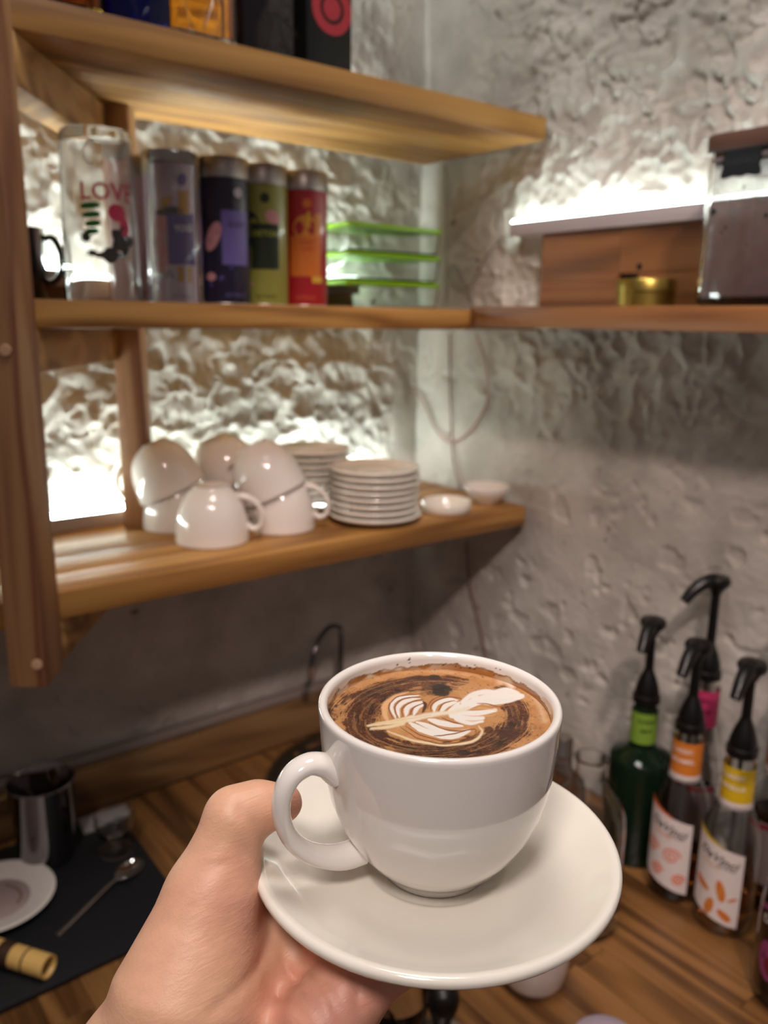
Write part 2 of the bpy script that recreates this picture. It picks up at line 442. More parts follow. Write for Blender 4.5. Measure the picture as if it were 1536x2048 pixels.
# ------------------------------------------------------------------ shelving unit
b_ = np.array([.598, .802]); n_ = np.array([.802, -.598])       # the frames stand askew to the wall
Q = ony(117, 1190, .84)[:2]; W1, W2 = .050, .036
Mf = Q - b_ * W1
YF, YB = .84, 1.085
shelf = thing('shelving_unit', 'pale pine shelving unit with three boards on skewed square posts in the corner', 'shelf', (.5, .95, -.36))
SO = (-.5, -.95, .36)
ZT, ZM, ZL = .245, .013, -.28
for nm, z0, z1, x0, x1 in (('top', ZT, ZT + .030, -.05, WX - .012), ('middle', ZM - .027, ZM, .0, WX - .012), ('lower', ZL - .029, ZL, -.05, WX - .012)):
    for k_ in range(4):
        w_ = (YB + .015 - YF) / 4
        part('lamella', sh(box((x0, YF + k_ * w_ + .0001, z0), (x1, YF + (k_ + 1) * w_ - .0001, z1 - .0001 * (k_ % 2)), .0016 if k_ == 0 else .0004, 2), SO), PINE, shelf, True)
def post_vf(M, w1, w2, z0, z1):
    c = [M, M + b_ * w1, M + b_ * w1 - n_ * w2, M - n_ * w2]
    return prism([tuple(p) for p in c], z0, z1)
def bev(VF, b=.0015):
    bm = bmesh.new(); vs = [bm.verts.new(v) for v in VF[0]]
    for f in VF[1]: bm.faces.new([vs[i] for i in f])
    bmesh.ops.recalc_face_normals(bm, faces=bm.faces[:])
    bmesh.ops.bevel(bm, geom=bm.edges[:], offset=b, segments=2, affect='EDGES', profile=.5)
    return bmout(bm)
part('front_post', sh(bev(post_vf(Mf, W1, W2, -.362, .62)), SO), PINE_V, shelf, True)
Q2 = ony(294, 700, 1.060)[:2]; M2 = Q2 - b_ * .032
part('back_post', sh(bev(post_vf(M2, .032, .034, -.279, .62)), SO), PINE_V, shelf, True)
blen = float((M2 - Q) @ b_) + .003
for z1, hgt in ((ZT - .0005, .046), (ZM - .0275, .042), (ZL - .0295, .046)):
    part('cross_beam', sh(bev(post_vf(Q + b_ * .0, blen, W2, z1 - hgt, z1)), SO), PINE_B, shelf, True)
part('front_rail', sh(box((-.05, YF + .004, ZL - .075), (Mf[0] - n_[0] * W2 - .004, YF + .04, ZL - .030), .002), SO), PINE, shelf, True)
for (px, py) in ((12, 700), (75, 1328)):      # plugs over the screws on the front face
    r0 = ray(px, py); nb = np.array([b_[0], b_[1], 0]); M3 = np.array([Mf[0], Mf[1], 0]); tt = (M3 @ nb) / (r0 @ nb); P = r0 * tt - nb * .0012
    V, F = lathe([(0, .0015), (.0052, .0012), (.0055, 0)], 20)
    Rm = Vector((-b_[0], -b_[1], 0)).to_track_quat('Z', 'Y').to_matrix().to_4x4(); Rm.translation = Vector(P) + Vector(SO)
    part('screw_plug', xf((V, F), Rm), mat('plug_wood', '#c9a382', .5), shelf, label='pale round plug over a screw')
# right-hand shelf at eye height
ZR = .0170
rs = thing('side_shelf', 'oak coloured shelf board at eye height along the right wall', 'shelf', (.88, .4, ZR - .027))
RSO = (-.88, -.4, -(ZR - .027))
part('shelf_board', sh(box((.807, -.25, ZR - .027), (WX - .012, YF - .001, ZR), .0022, 2), RSO), OAK, rs, True)
# backing panel with finger joint, standing on the side shelf
pn = thing('back_panel', 'oak offcut panel with screw, upright on the side shelf under the light bar', 'panel', (.94, .55, ZR + .0003))
PX0, PX1 = .934, .946
cutA = onx(1243, 540, .94)[1]
for (ya, yb, za, zb) in ((cutA, .829, .052, .1180), (.2, cutA, .060, .1180), (cutA - .03, .829, ZR + .0003, .052), (.2, cutA - .03, ZR + .0003, .060)):
    part('stave', sh(box((PX0, ya + .0002, za + .0002), (PX1, yb - .0002, zb - .0002), .0005, 1), (-.94, -.55, -(ZR + .0003))), OAK, pn, False)
P = onx(1279, 533, PX0)
V, F = lathe([(0, .0004), (.0018, .0009), (.0036, .001), (.004, 0)], 16)
Rm = Vector((-1, 0, 0)).to_track_quat('Z', 'Y').to_matrix().to_4x4(); Rm.translation = Vector(P) - Vector((.94, .55, ZR + .0003))
part('screw', xf((V, F), Rm), mat('dark_screw', '#3a3a40', .4, metal=1), pn)

# ------------------------------------------------------------------ LED light bars
HOUS = mat('white_aluminium', '#b9b1b4', .4, metal=.0)
def led(name, label, p0, p1, out, cdeg, side=1, power=LED_POWER, group=None):
    """bar from p0 to p1 against a wall; out = unit vector away from the wall; the diffuser faces up and outward"""
    p0 = np.array(p0, float); p1 = np.array(p1, float); d = p1 - p0; L_ = np.linalg.norm(d); d /= L_
    up = np.array([0, 0, 1.0]); o = np.array(out, float)
    t = thing(name, label, 'light', p0, group=group)
    def ext(poly):
        n = len(poly); V = []
        for e in (0, L_):
            for a, z in poly: V.append(tuple(d * e + o * a + up * z))
        return V, [tuple(range(n)), tuple(range(2 * n - 1, n - 1, -1))] + [(k, n + k, n + (k + 1) % n, (k + 1) % n) for k in range(n)]
    part('housing', bev(ext([(0, 0), (.020, 0), (.020, .019), (.0175, .019), (.0175, .004), (.0012, .004), (.0012, .0165), (0, .0165)]), .0003), HOUS, t, True)
    arc = [(.0015, .0045)] + [(.0093 - .0078 * math.cos(a), .0165 + .0080 * math.sin(a)) for a in np.linspace(0, PI, 9)] + [(.017, .0045)]
    em = mat('led_diffuser_%d' % int(power), (.9, .95, .95, 1), .4, emit=cdeg, es=power)
    part('diffuser', ext(arc), em, t, True)
    part('end_cap', sh(box((-.001, -.001, -.0005), (.001, .001, .0145)), (0, 0, 0)), HOUS, t, False) if 0 else None
    return t
COOL = (.86, .98, .93, 1)
led('light_bar', 'glowing white light bar lying at the back of the lower shelf behind the upturned cups', (-.05, 1.103, ZL + .0006), (.86, 1.103, ZL + .0006), (0, -1, 0), COOL, power=60)
led('light_bar', 'glowing white light bar behind the glasses and tea tins on the middle shelf', (.02, 1.103, .034), (.80, 1.103, .034), (0, -1, 0), COOL, power=60)
led('light_bar', 'glowing white light bar on the right wall above the oak panel', (.9475, .888, .1185), (.9475, -.35, .1205), (-1, 0, 0), COOL, power=19)
led('light_bar', 'light bar hidden behind the bottles at the back of the top shelf', (.10, 1.103, ZT + .0306), (.78, 1.103, ZT + .0306), (0, -1, 0), COOL)
lg = thing('backing_strip', 'reddish brown strip of wood on the left wall under the middle light bar', 'strip', (.4, 1.1, ZM + .0004))
part('strip', box((-.4, .0, 0), (.40, .010, .0215), .0006), OAKX, lg, False)

# ------------------------------------------------------------------ cables on the walls
def cable(name, label, pts, r, m):
    P = [np.array(p) for p in pts]; o0 = P[0]
    o = part(name, tube([p for p in smooth_path([q - o0 for q in P], 8)], r, 8), m)
    o.location = tuple(o0); tag(o, label, 'cable'); return o
CG = mat('grey_cable', '#8f877f', .5); CP = mat('pink_cable', '#b08a80', .5)
cx_ = WX - .006
cable('cable', 'grey cable running straight down the right wall near the corner', [onx(*p, cx_) for p in ((890, 330), (893, 420), (894, 520), (895, 600))], .0014, CG)
cable('cable', 'reddish grey cable dropping below the eye level shelf to behind the small bowl', [onx(*p, cx_) for p in ((899, 668), (900, 760), (903, 860), (908, 930), (922, 975))], .0016, mat('brown_cable', '#8c7068', .5))
cable('cable', 'pink cable hanging in a wide loop below the eye level shelf', [onx(*p, cx_) for p in ((824, 772), (848, 806), (872, 860), (905, 885), (945, 856), (975, 800), (972, 730), (953, 668))], .0017, CP)
cable('cable', 'thin wire looping from the left end of the right light bar', [onx(*p, cx_) for p in ((1028, 466), (1000, 480), (968, 520), (942, 568), (918, 574), (900, 552), (906, 528), (922, 545), (945, 600))], .0011, CG)
cable('cable', 'brown cable on the right wall below the lower shelf', [onx(*p, cx_) for p in ((932, 1085), (938, 1160), (955, 1230), (975, 1320))], .0016, mat('brown_cable'))

# ------------------------------------------------------------------ porcelain: cups and saucers
CUP_PROF_OUT = [(.0, .0016), (.0175, .0016), (.019, .0), (.0215, .0), (.0222, .0022), (.0245, .0042), (.0292, .0085), (.0345, .0150), (.0388, .0225), (.0420, .0310), (.0441, .0400), (.0454, .0500), (.0461, .0590), (.0465, .0655)]
CUP_RIM = [(.0466, .0668), (.0462, .0679), (.0452, .0684), (.0440, .0681), (.0432, .0672)]
CUP_IN = [(.0429, .0655), (.0425, .0600), (.0418, .0520), (.0405, .0410), (.0370, .0270), (.0300, .0140), (.020, .0070), (0, .0060)]
KZ = 1.05
CUP_PROF_OUT = [(r_, z_ * KZ) for r_, z_ in CUP_PROF_OUT]; CUP_RIM = [(r_, z_ + .0684 * (KZ - 1)) for r_, z_ in CUP_RIM]; CUP_IN = [(r_, z_ * KZ) for r_, z_ in CUP_IN]
HT = .0684 * KZ
def cup_body(n=64): return lathe(CUP_PROF_OUT + CUP_RIM + CUP_IN, n)
def handle_vf(ang, n=14, scale=1.0):
    pts = [(.0430, .0510), (.0480, .0545), (.0540, .0560), (.0600, .0530), (.0637, .0455), (.0638, .0365), (.0605, .0275), (.0545, .0205), (.0470, .0160), (.0395, .0140), (.0320, .0145)]
    rad = [.0056, .0043, .0036, .0034, .0033, .0033, .0034, .0037, .0042, .0048, .0052]
    fl = [1.35, 1.35, 1.45, 1.5, 1.5, 1.5, 1.45, 1.4, 1.3, 1.2, 1.1]
    P = smooth_path([(p[0], 0, p[1]) for p in pts], 6)
    m = len(P); t = np.linspace(0, len(pts) - 1, m)
    rr = np.interp(t, range(len(pts)), rad); ff = np.interp(t, range(len(pts)), fl)
    # the sweep keeps its width along the tangent of the cup wall
    V = []; F = []
    for i in range(m):
        tg = P[min(i + 1, m - 1)] - P[max(i - 1, 0)]; tg /= np.linalg.norm(tg)
        bb = np.array([0, 1.0, 0]); a = np.cross(bb, tg)
        for k in range(n):
            th = 2 * PI * k / n
            V.append(tuple(P[i] + rr[i] * (math.cos(th) * a + ff[i] * math.sin(th) * bb)))
    for i in range(m - 1):
        for k in range(n):
            k2 = (k + 1) % n; F.append((i * n + k, (i + 1) * n + k, (i + 1) * n + k2, i * n + k2))
    F.append(tuple(range(n))); F.append(tuple((m - 1) * n + k for k in range(n - 1, -1, -1)))
    M = Matrix.Rotation(ang, 4, 'Z'); return xf((V, F), M)
def saucer_vf(Rr=.0727, h=.0125, n=96):
    s = Rr / .0727
    return lathe([(0, .0032), (.0225 * s, .0032), (.0262 * s, .0034), (.0278 * s, .0046), (.0300 * s, .0052), (.040 * s, .0052), (.0500 * s, .0058), (.0570 * s, .0072), (.0630 * s, .0098), (.0680 * s, h - .0002), (.0705 * s, h + .0010), (.0718 * s, h + .0008), (.0727 * s, h - .0004), (.0729 * s, h - .0018), (.0720 * s, h - .0032), (.0690 * s, h - .0052), (.063 * s, .0050), (.052 * s, .0030), (.036 * s, .0020), (.034 * s, 0), (.031 * s, 0), (.030 * s, .0016), (0, .0016)], n)

# the cup in the hand
RIMC = at(879, 1396, .3175)
CB = RIMC - np.array([0, 0, HT]); DZ = HT - .0684
HANG = math.atan2(.23, -.973)
cup = thing('coffee_cup', 'white porcelain cup of cappuccino with leaf latte art, held on its saucer in front', 'cup', CB, group=None)
SEG = 384
prof_in = [(.0432, .0672 + DZ), (.0430, .0664 + DZ)] + [(.0429 - .0003 * k / 13, .0660 + DZ - .0060 * k / 13) for k in range(14)] + CUP_IN[2:]
VF = lathe(CUP_PROF_OUT + CUP_RIM[:-1] + prof_in, SEG)
body = part('cup_body', VF, None, cup, True, angle=60)
Vb = np.array(VF[0]) + CB
px, py = proj(Vb)
zl = np.array(VF[0])[:, 2] - DZ; rl = np.hypot(np.array(VF[0])[:, 0], np.array(VF[0])[:, 1])
base = np.tile(np.array(lin('#ece7e1')[:3]), (len(Vb), 1))
inner = (rl < .0434) & (rl > .04) & (zl > .055) & (zl < .0672)
ang = np.arctan2(np.array(VF[0])[:, 1], np.array(VF[0])[:, 0])
tide = .0632 + .0018 * np.exp(-((px - 945) / 90) ** 2) + .0018 * (fbm((ang + 4) * 6, zl * 0 + 3, 4, 60) - .5) * 2 + .0006 * (fbm((ang + 4) * 60, zl * 300, 2, 61) - .5)
m_st = sstep(0, .0005, tide - zl) * inner
milk = sstep(.45, .65, fbm((ang + 4) * 5, zl * 200, 3, 62))
milk = milk * (1 - np.exp(-((px - 935) / 80) ** 2))
stain = np.array(lin('#a8703a')[:3]) * (1 - milk[:, None]) + np.array(lin('#e2d2b8')[:3]) * milk[:, None]
edge = np.exp(-((zl - tide + .0004) / .0004) ** 2) * inner
stain = stain * (1 - .55 * edge[:, None])
C = base * (1 - m_st[:, None]) + stain * m_st[:, None]
spk = (fbm((ang + 4) * 55, zl * 1500, 2, 66) > .77) & inner & (zl > .0625) & (fbm((ang + 4) * 9, zl * 0 + 8, 2, 67) > .60)
C[spk] = lin('#3a2c22')[:3]
CUPM = vcol_mat('glazed_cup', .12, coat=.7); body.data.materials.append(CUPM); set_pattern(body, C)
part('handle', handle_vf(HANG, 20), CUPM2 := mat('glazed_white', '#ece7e1', .12, coat=.7), cup, True)

# coffee surface: crema, chocolate swirls and poured leaf
CZ = .0607 + DZ
N_ = 300
rad = .0426
rr_ = np.linspace(0, 1, 190) ** .75 * rad; th_ = np.linspace(0, 2 * PI, 641)[:-1]
RR, TT = np.meshgrid(rr_, th_, indexing='ij')
X = RR * np.cos(TT); Y = RR * np.sin(TT)
foam = .00035 * (fbm(X * 260 + 50, Y * 260 + 50, 3, 90) - .5) + .0007 * sstep(.0395, .0426, RR)
Pw = np.stack([X, Y, CZ + foam], -1)
PX, PY = proj(Pw.reshape(-1, 3) + CB); PX = PX.reshape(X.shape); PY = PY.reshape(X.shape)
def seg_d(PX, PY, pts, asp=1.0):
    """distance (px) and parameter along a polyline"""
    best = np.full(PX.shape, 1e9); par = np.zeros(PX.shape); tot = len(pts) - 1
    for i in range(tot):
        ax, ay = pts[i]; bx, by = pts[i + 1]; dx, dy = bx - ax, by - ay
        t = np.clip(((PX - ax) * dx + (PY - ay) * dy) / (dx * dx + dy * dy + 1e-9), 0, 1)
        d = np.hypot(PX - ax - t * dx, (PY - ay - t * dy) * asp)
        par = np.where(d < best, (i + t) / tot, par); best = np.minimum(best, d)
    return best, par
def sp2(pts, n=6): return [tuple(p) for p in smooth_path([(a, b, 0) for a, b in pts], n)]
def spl(pts, n=6): return [(p[0], p[1]) for p in sp2(pts, n)]
wob = 5 * (fbm(PX / 26, PY / 14, 3, 91) - .5); wob2 = 5 * (fbm(PX / 26 + 40, PY / 14, 3, 92) - .5)
QX = PX + wob; QY = PY + wob2 * .6
crema = np.array(lin('#a87140')[:3]); crema2 = np.array(lin('#c79560')[:3]); choc = np.array(lin('#4a2614')[:3]); black = np.array(lin('#16110f')[:3]); white = np.array(lin('#e4ddd4')[:3]); cream = np.array(lin('#dfc9a2')[:3])
f1 = fbm(PX / 30, PY / 16, 4, 93)[..., None]
col = crema * (1 - f1) + crema2 * f1
fr = fbm(PX / 3.0, PY / 1.8, 2, 94)[..., None]; col = col * (.86 + .28 * fr)
# swirl coordinates around the centre of the pour
ex = (QX - 862) / 215; ey = (QY - 1437) / 92
rho = np.hypot(ex, ey); phi = np.arctan2(ey, ex)
wr_ = rho + .035 * np.sin(2 * phi + 1) + .03 * (fbm(PX / 60, PY / 30, 2, 95) - .5)
lines = fbm(wr_ * 46 + 100, (phi + 4) * 2.2, 3, 96)
lines2 = fbm(wr_ * 95 + 100, (phi + 4) * 4, 3, 97)
def bandm(r0, w, p0, pw):
    dp = np.angle(np.exp(1j * (phi - p0)))
    return np.exp(-((wr_ - r0) / w) ** 2) * sstep(pw * 1.25, pw * .7, np.abs(dp))
mask = 0.95 * bandm(.86, .13, R(75), R(75)) + .8 * bandm(.62, .10, R(140), R(62)) + .85 * bandm(.74, .12, R(195), R(48)) + .85 * bandm(.84, .07, R(250), R(40)) + .75 * bandm(.66, .12, R(235), R(50)) + .9 * bandm(.78, .07, R(10), R(42)) + .75 * bandm(.68, .11, R(70), R(45)) + .6 * bandm(.9, .05, R(-25), R(25)) + .55 * bandm(.97, .05, R(160), R(60))
streak = sstep(.40, .56, lines * .55 + lines2 * .45)
blotch = fbm(PX / 16, PY / 8, 3, 111)
mk_ = np.clip(mask * 1.6 + .07 + (blotch - .5) * 1.5, 0, 1.2)
dark = np.clip(sstep(.18, .85, mk_) * (.22 + .95 * streak) + sstep(.95, 1.15, mk_) * .5, 0, 1) * sstep(.0, .12, mask)
speck = sstep(.70, .80, fbm(PX / 5, PY / 3, 3, 98)) * sstep(.5, .7, rho) * .9
dark = np.maximum(dark, speck * .8)[..., None]
grain = fbm(PX / 2.4, PY / 1.6, 2, 99)[..., None]
dcol = choc * (1 - sstep(.55, .8, grain)) + np.array(lin('#7a4826')[:3]) * sstep(.55, .8, grain)
deep = sstep(.75, 1.05, mask + .5 * (lines - .5))[..., None] * sstep(.45, .6, fbm(PX / 14, PY / 7, 3, 101))[..., None]
dcol = dcol * (1 - .6 * deep)
col = col * (1 - dark) + dcol * dark
# milky pale ring around the leaf
def paint(pts, w0, w1=None, c=white, soft=1.6, alpha=1.0, asp=1.25, wobble=True, taper=None):
    global col
    d, t = seg_d(QX if wobble else PX, QY if wobble else PY, spl(pts) if len(pts) > 2 else pts, asp)
    w1 = w0 if w1 is None else w1
    w = w0 + (w1 - w0) * t
    if taper: w = w * np.sin(np.clip(t, .02, .98) * PI) ** taper
    a = (alpha * sstep(soft, -soft, d - w))[..., None]
    col = col * (1 - a) + c * a
tan = np.array(lin('#d9a878')[:3]); br = np.array(lin('#8a4f2a')[:3]); dbr = np.array(lin('#4f2815')[:3])
paint([(775, 1462), (830, 1482), (890, 1489), (945, 1482), (965, 1466), (958, 1452)], 3.5, c=cream, soft=2.5, taper=.5)
paint([(778, 1448), (768, 1420), (782, 1398), (818, 1384)], 6, c=tan, soft=3, taper=.5)
# upper left petals
for pts, w in (([(792, 1436), (782, 1412), (798, 1396), (838, 1391)], 4.5), ([(800, 1434), (796, 1416), (812, 1402), (840, 1398)], 5), ([(812, 1432), (818, 1414), (846, 1404)], 6), ([(828, 1430), (836, 1415), (850, 1410)], 5)):
    paint(pts, w, c=white, taper=.45)
for pts in ([(786, 1438), (777, 1414), (794, 1394), (840, 1388)], [(796, 1434), (790, 1414), (806, 1398), (840, 1394)], [(806, 1432), (806, 1416), (826, 1403), (846, 1399)], [(820, 1431), (828, 1416), (846, 1407)]):
    paint(pts, 1.5, c=br, soft=1.0, taper=.3)
paint([(845, 1426), (852, 1412), (846, 1403)], 3.5, c=dbr, taper=.4)
# middle petals
for pts, w in (([(868, 1424), (872, 1408), (896, 1398), (914, 1400)], 4.5), ([(882, 1424), (892, 1410), (912, 1404)], 6), ([(898, 1421), (912, 1412), (918, 1404)], 5)):
    paint(pts, w, c=white, taper=.4)
for pts in ([(862, 1424), (866, 1406), (892, 1394), (920, 1397), (922, 1410)], [(876, 1424), (884, 1408), (908, 1400)], [(856, 1418), (862, 1402), (880, 1393)]):
    paint(pts, 1.4, c=br, soft=1, taper=.3)
# lower petals, one long white sheet cut by brown threads
for pts, w in (([(820, 1446), (850, 1462), (892, 1472), (925, 1470)], 8), ([(835, 1444), (870, 1458), (905, 1466), (940, 1460)], 7), ([(858, 1440), (890, 1448), (925, 1452)], 8), ([(880, 1474), (910, 1474), (940, 1463)], 4)):
    paint(pts, w, w * .8, c=white, taper=.35)
for pts in ([(858, 1446), (885, 1458), (920, 1462), (950, 1458), (952, 1466)], [(812, 1452), (845, 1472), (890, 1481), (935, 1477)], [(884, 1436), (905, 1444), (922, 1448)], [(800, 1452), (838, 1478), (890, 1487), (945, 1478), (962, 1462)], [(868, 1472), (900, 1468), (930, 1462)]):
    paint(pts, 1.5, c=br, soft=1.1, taper=.3)
# big bright head of the leaf
for pts, w0, w1 in (([(905, 1424), (940, 1408), (975, 1396), (1010, 1392)], 9, 12), ([(925, 1404), (945, 1390), (968, 1384), (990, 1386)], 5, 7), ([(985, 1388), (1008, 1381), (1030, 1385), (1040, 1393)], 7, 6), ([(905, 1430), (935, 1437), (965, 1436)], 8, 5), ([(920, 1428), (955, 1426), (990, 1420)], 9, 4), ([(915, 1438), (940, 1446), (965, 1443)], 6, 3), ([(985, 1404), (1015, 1402), (1038, 1396)], 7, 4), ([(1000, 1396), (1022, 1392), (1043, 1392)], 7, 6), ([(950, 1396), (975, 1404), (1000, 1402)], 8, 6)):
    paint(pts, w0, w1, c=white, soft=2.2)
for pts in ([(940, 1418), (970, 1416), (1000, 1422)], [(925, 1430), (960, 1432), (988, 1430)], [(930, 1440), (955, 1442)]):
    paint(pts, 1.2, c=tan, soft=1.6, taper=.5, alpha=.7)
paint([(955, 1407), (975, 1408), (995, 1413), (1015, 1411), (1032, 1408), (1048, 1412)], 1.3, c=br, soft=1.2, taper=.3)
# stem
paint([(736, 1452), (758, 1448), (790, 1443), (825, 1437)], 2.5, 8, c=cream, soft=3)
paint([(820, 1438), (870, 1429), (905, 1424), (935, 1416)], 6.5, 4, c=cream * .5 + white * .5, soft=4)
paint([(742, 1458), (775, 1455), (806, 1446)], 2.5, 5, c=cream, soft=3)
paint([(748, 1449), (800, 1440), (860, 1431)], .8, c=tan, soft=1.5, alpha=.6)
# milk smear running up the right-hand edge
paint([(1003, 1362), (1012, 1345), (1030, 1352), (1050, 1372), (1075, 1402), (1090, 1440)], 9, 5, c=np.array(lin('#d9b592')[:3]), soft=8, alpha=.75)
paint([(1010, 1352), (1024, 1372)], 9, 6, c=np.array(lin('#ead9c8')[:3]), soft=6, alpha=.8)
# cocoa blots
for bx, by, bw, bh in ((882, 1380, 21, 13), (868, 1355, 15, 6), (760, 1470, 18, 7), (927, 1505, 14, 6), (1016, 1466, 22, 12), (978, 1460, 10, 8), (716, 1420, 10, 9), (838, 1356, 20, 5), (785, 1508, 8, 4), (672, 1412, 4, 3), (688, 1464, 4, 4)):
    d = np.hypot((QX - bx) / bw, (QY - by) / bh) + .45 * (fbm(PX / 6, PY / 4, 3, 120) - .5)
    a = (sstep(1.15, .75, d) * (.95 if bw > 14 else .85))[..., None]; cc = black if (bx, by) in ((882, 1380), (868, 1355), (927, 1505)) else dbr * .7
    col = col * (1 - a) + cc * a
col = np.clip(col, 0, 1)
nr, nt_ = X.shape
i = np.arange(nr - 1)[:, None] * nt_; j = np.arange(nt_)[None, :]; j2 = (j + 1) % nt_
QF = np.stack([i + j, i + nt_ + j, i + nt_ + j2, i + j2], -1).reshape(-1, 4)
cof = fast_mesh('coffee', Pw.reshape(-1, 3), QF, vcol_mat('coffee_foam', .38, coat=.15, bump=.25, bscale=1500))
set_pattern(cof, col.reshape(-1, 3)); cof.parent = cup; cof['label'] = 'brown foam with cocoa swirls and a white leaf drawn in milk'

SB = CB - np.array([0, 0, .0044]) + np.array([0, 0, 0.0])
SB = CB - np.array([0, 0, .0034])
sau = part('saucer', saucer_vf(), mat('glazed_ivory', '#e9e4d8', .13, coat=.7), None, True, angle=60)
sau.location = tuple(SB); tag(sau, 'wide glossy white saucer resting on the hand under the cappuccino cup', 'saucer')

# ------------------------------------------------------------------ the hand
def surface_nets(Fv, o, h):
    nx, ny, nz = Fv.shape; ins = Fv < 0
    c = np.zeros((nx - 1, ny - 1, nz - 1), int)
    for a in (0, 1):
        for b in (0, 1):
            for d in (0, 1): c += ins[a:nx - 1 + a, b:ny - 1 + b, d:nz - 1 + d]
    act = (c > 0) & (c < 8); idx = -np.ones(act.shape, int); I = np.argwhere(act); idx[act] = np.arange(len(I))
    S = np.zeros((len(I), 3)); W = np.zeros(len(I))
    cor = [(a, b, d) for a in (0, 1) for b in (0, 1) for d in (0, 1)]
    for p in range(8):
        for q in range(p + 1, 8):
            if sum(abs(cor[p][k] - cor[q][k]) for k in range(3)) != 1: continue
            A = Fv[I[:, 0] + cor[p][0], I[:, 1] + cor[p][1], I[:, 2] + cor[p][2]]; B = Fv[I[:, 0] + cor[q][0], I[:, 1] + cor[q][1], I[:, 2] + cor[q][2]]
            mk = (A < 0) != (B < 0); t = np.where(mk, A / (A - B + 1e-15), 0)
            P = np.array(cor[p]) + t[:, None] * (np.array(cor[q]) - np.array(cor[p])); S += P * mk[:, None]; W += mk
    Vt = (I + S / W[:, None]) * h + o
    Fs = []
    for ax in range(3):
        A = np.take(ins, range(ins.shape[ax] - 1), ax); B = np.take(ins, range(1, ins.shape[ax]), ax)
        E = np.argwhere(A != B); sgn = A[E[:, 0], E[:, 1], E[:, 2]]
        u, v = [(1, 2), (2, 0), (0, 1)][ax]
        ok = (E[:, u] > 0) & (E[:, v] > 0) & (E[:, u] < ins.shape[u] - 1) & (E[:, v] < ins.shape[v] - 1); E = E[ok]; sgn = sgn[ok]
        def g(du, dv):
            K = E.copy(); K[:, u] -= du; K[:, v] -= dv; return idx[K[:, 0], K[:, 1], K[:, 2]]
        q = np.stack([g(1, 1), g(0, 1), g(0, 0), g(1, 0)], 1)
        q[~sgn] = q[~sgn][:, ::-1]; Fs.append(q)
    return Vt, np.concatenate(Fs)
def rcone(P, a, b, ra, rb):
    ab = b - a; t = np.clip(((P - a) @ ab) / (ab @ ab), 0, 1)
    return np.linalg.norm(P - a - t[..., None] * ab, axis=-1) - (ra + (rb - ra) * t)
def smin(a, b, k):
    h = np.clip(.5 + .5 * (b - a) / k, 0, 1); return b * (1 - h) + a * h - k * h * (1 - h)
zF = SB[2] - .0125          # height of the finger axes, just under the saucer's foot
p0 = onz(706, 1962, zF + .000); p1 = onz(922, 1856, zF)
u_ = (p1 - p0); u_ /= np.linalg.norm(u_); v_ = np.cross(np.array([0, 0, 1.]), u_)
chains = []
# (index of finger from the little finger, length of three bones, radius)
for kf, (Ls, r0, back) in enumerate((((.027, .018, .016), .0078, 0), ((.033, .023, .018), .0086, .004), ((.036, .025, .019), .0090, .005), ((.033, .022, .018), .0088, .001))):
    a = p0 + v_ * (.0195 * kf) + u_ * (.002 + back) + np.array([0, 0, -.0030])
    dirs = [u_ + v_ * (-.05 + .04 * kf) * 1.0 + np.array([0, 0, .03]), u_ + v_ * (-.05 + .03 * kf) + np.array([0, 0, .06]), u_ + v_ * (-.05 + .02 * kf) + np.array([0, 0, .10])]
    pts = [a]
    for L_, d in zip(Ls, dirs): pts.append(pts[-1] + L_ * d / np.linalg.norm(d))
    chains.append((pts, [r0 + .0016, r0, r0 * .93, r0 * .80]))
th = [at(374, 1985, .300), at(424, 1797, .3085), at(469, 1640, .3130), at(520, 1617, .3170), at(566, 1606, .3180)]
th_r = [.0270, .0180, .0112, .0092, .0076]
wrA = at(296, 2165, .300); wrB = at(425, 2280, .333)
faA = at(80, 2560, .292); faB = at(300, 2680, .330)
allp = [q for c in chains for q in c[0]] + th + [wrA, wrB, faA, faB]
lo = np.min(allp, 0) - .035; hi = np.max(allp, 0) + .035
h = .0016
gx = [np.arange(lo[k], hi[k], h) for k in range(3)]
G = np.stack(np.meshgrid(*gx, indexing='ij'), -1)
D = None
def add(d, k):
    global D
    D = d if D is None else smin(D, d, k)
# thumb
for i in range(4):
    add(rcone(G, th[i], th[i + 1], th_r[i], th_r[i + 1]), .004 if i else .006)
add(rcone(G, at(470, 1628, .3125), at(508, 1612, .3160), .0098, .0088), .004)
thumb = D; D = None
# palm
for kf, (pts, rr) in enumerate(chains):
    kn = pts[0]; w_ = wrB + v_ * (.008 * kf - .012)
    midp = kn * .45 + w_ * .55 + np.array([0, 0, -.004 + .001 * kf])
    add(rcone(G, kn, midp, .0125, .0150), .008); add(rcone(G, midp, w_, .0150, .0185), .008)
# hypothenar pad under the little finger side
add(rcone(G, p0 + np.array([0, 0, -.010]) - u_ * .012, at(535, 2180, .325), .0145, .0185), .010)
palm = D; D = None
fing = None
for pts, rr in chains:
    f = None
    for i in range(3):
        d = rcone(G, pts[i], pts[i + 1], rr[i], rr[i + 1]); f = d if f is None else smin(f, d, .0022)
    fing = f if fing is None else np.minimum(fing, f)
D = smin(palm, fing, .005)
D = smin(D, rcone(G, wrA, at(380, 2030, .302), .0268, .0268), .014)
D = smin(D, rcone(G, wrA, faA, .0266, .030), .016); D = smin(D, rcone(G, wrB, faB, .0220, .028), .014)
D = smin(D, rcone(G, (wrA + wrB) / 2, (faA + faB) / 2, .0240, .030), .012)
# web between thumb and palm
D = smin(D, rcone(G, th[1] + np.array([0, 0, -.008]), chains[3][0][0] + np.array([0, 0, -.004]), .0085, .0095), .010)
D = smin(D, rcone(G, at(450, 1885, .312), at(600, 1930, .323), .0135, .0125), .008)
D = smin(D, thumb, .0060)
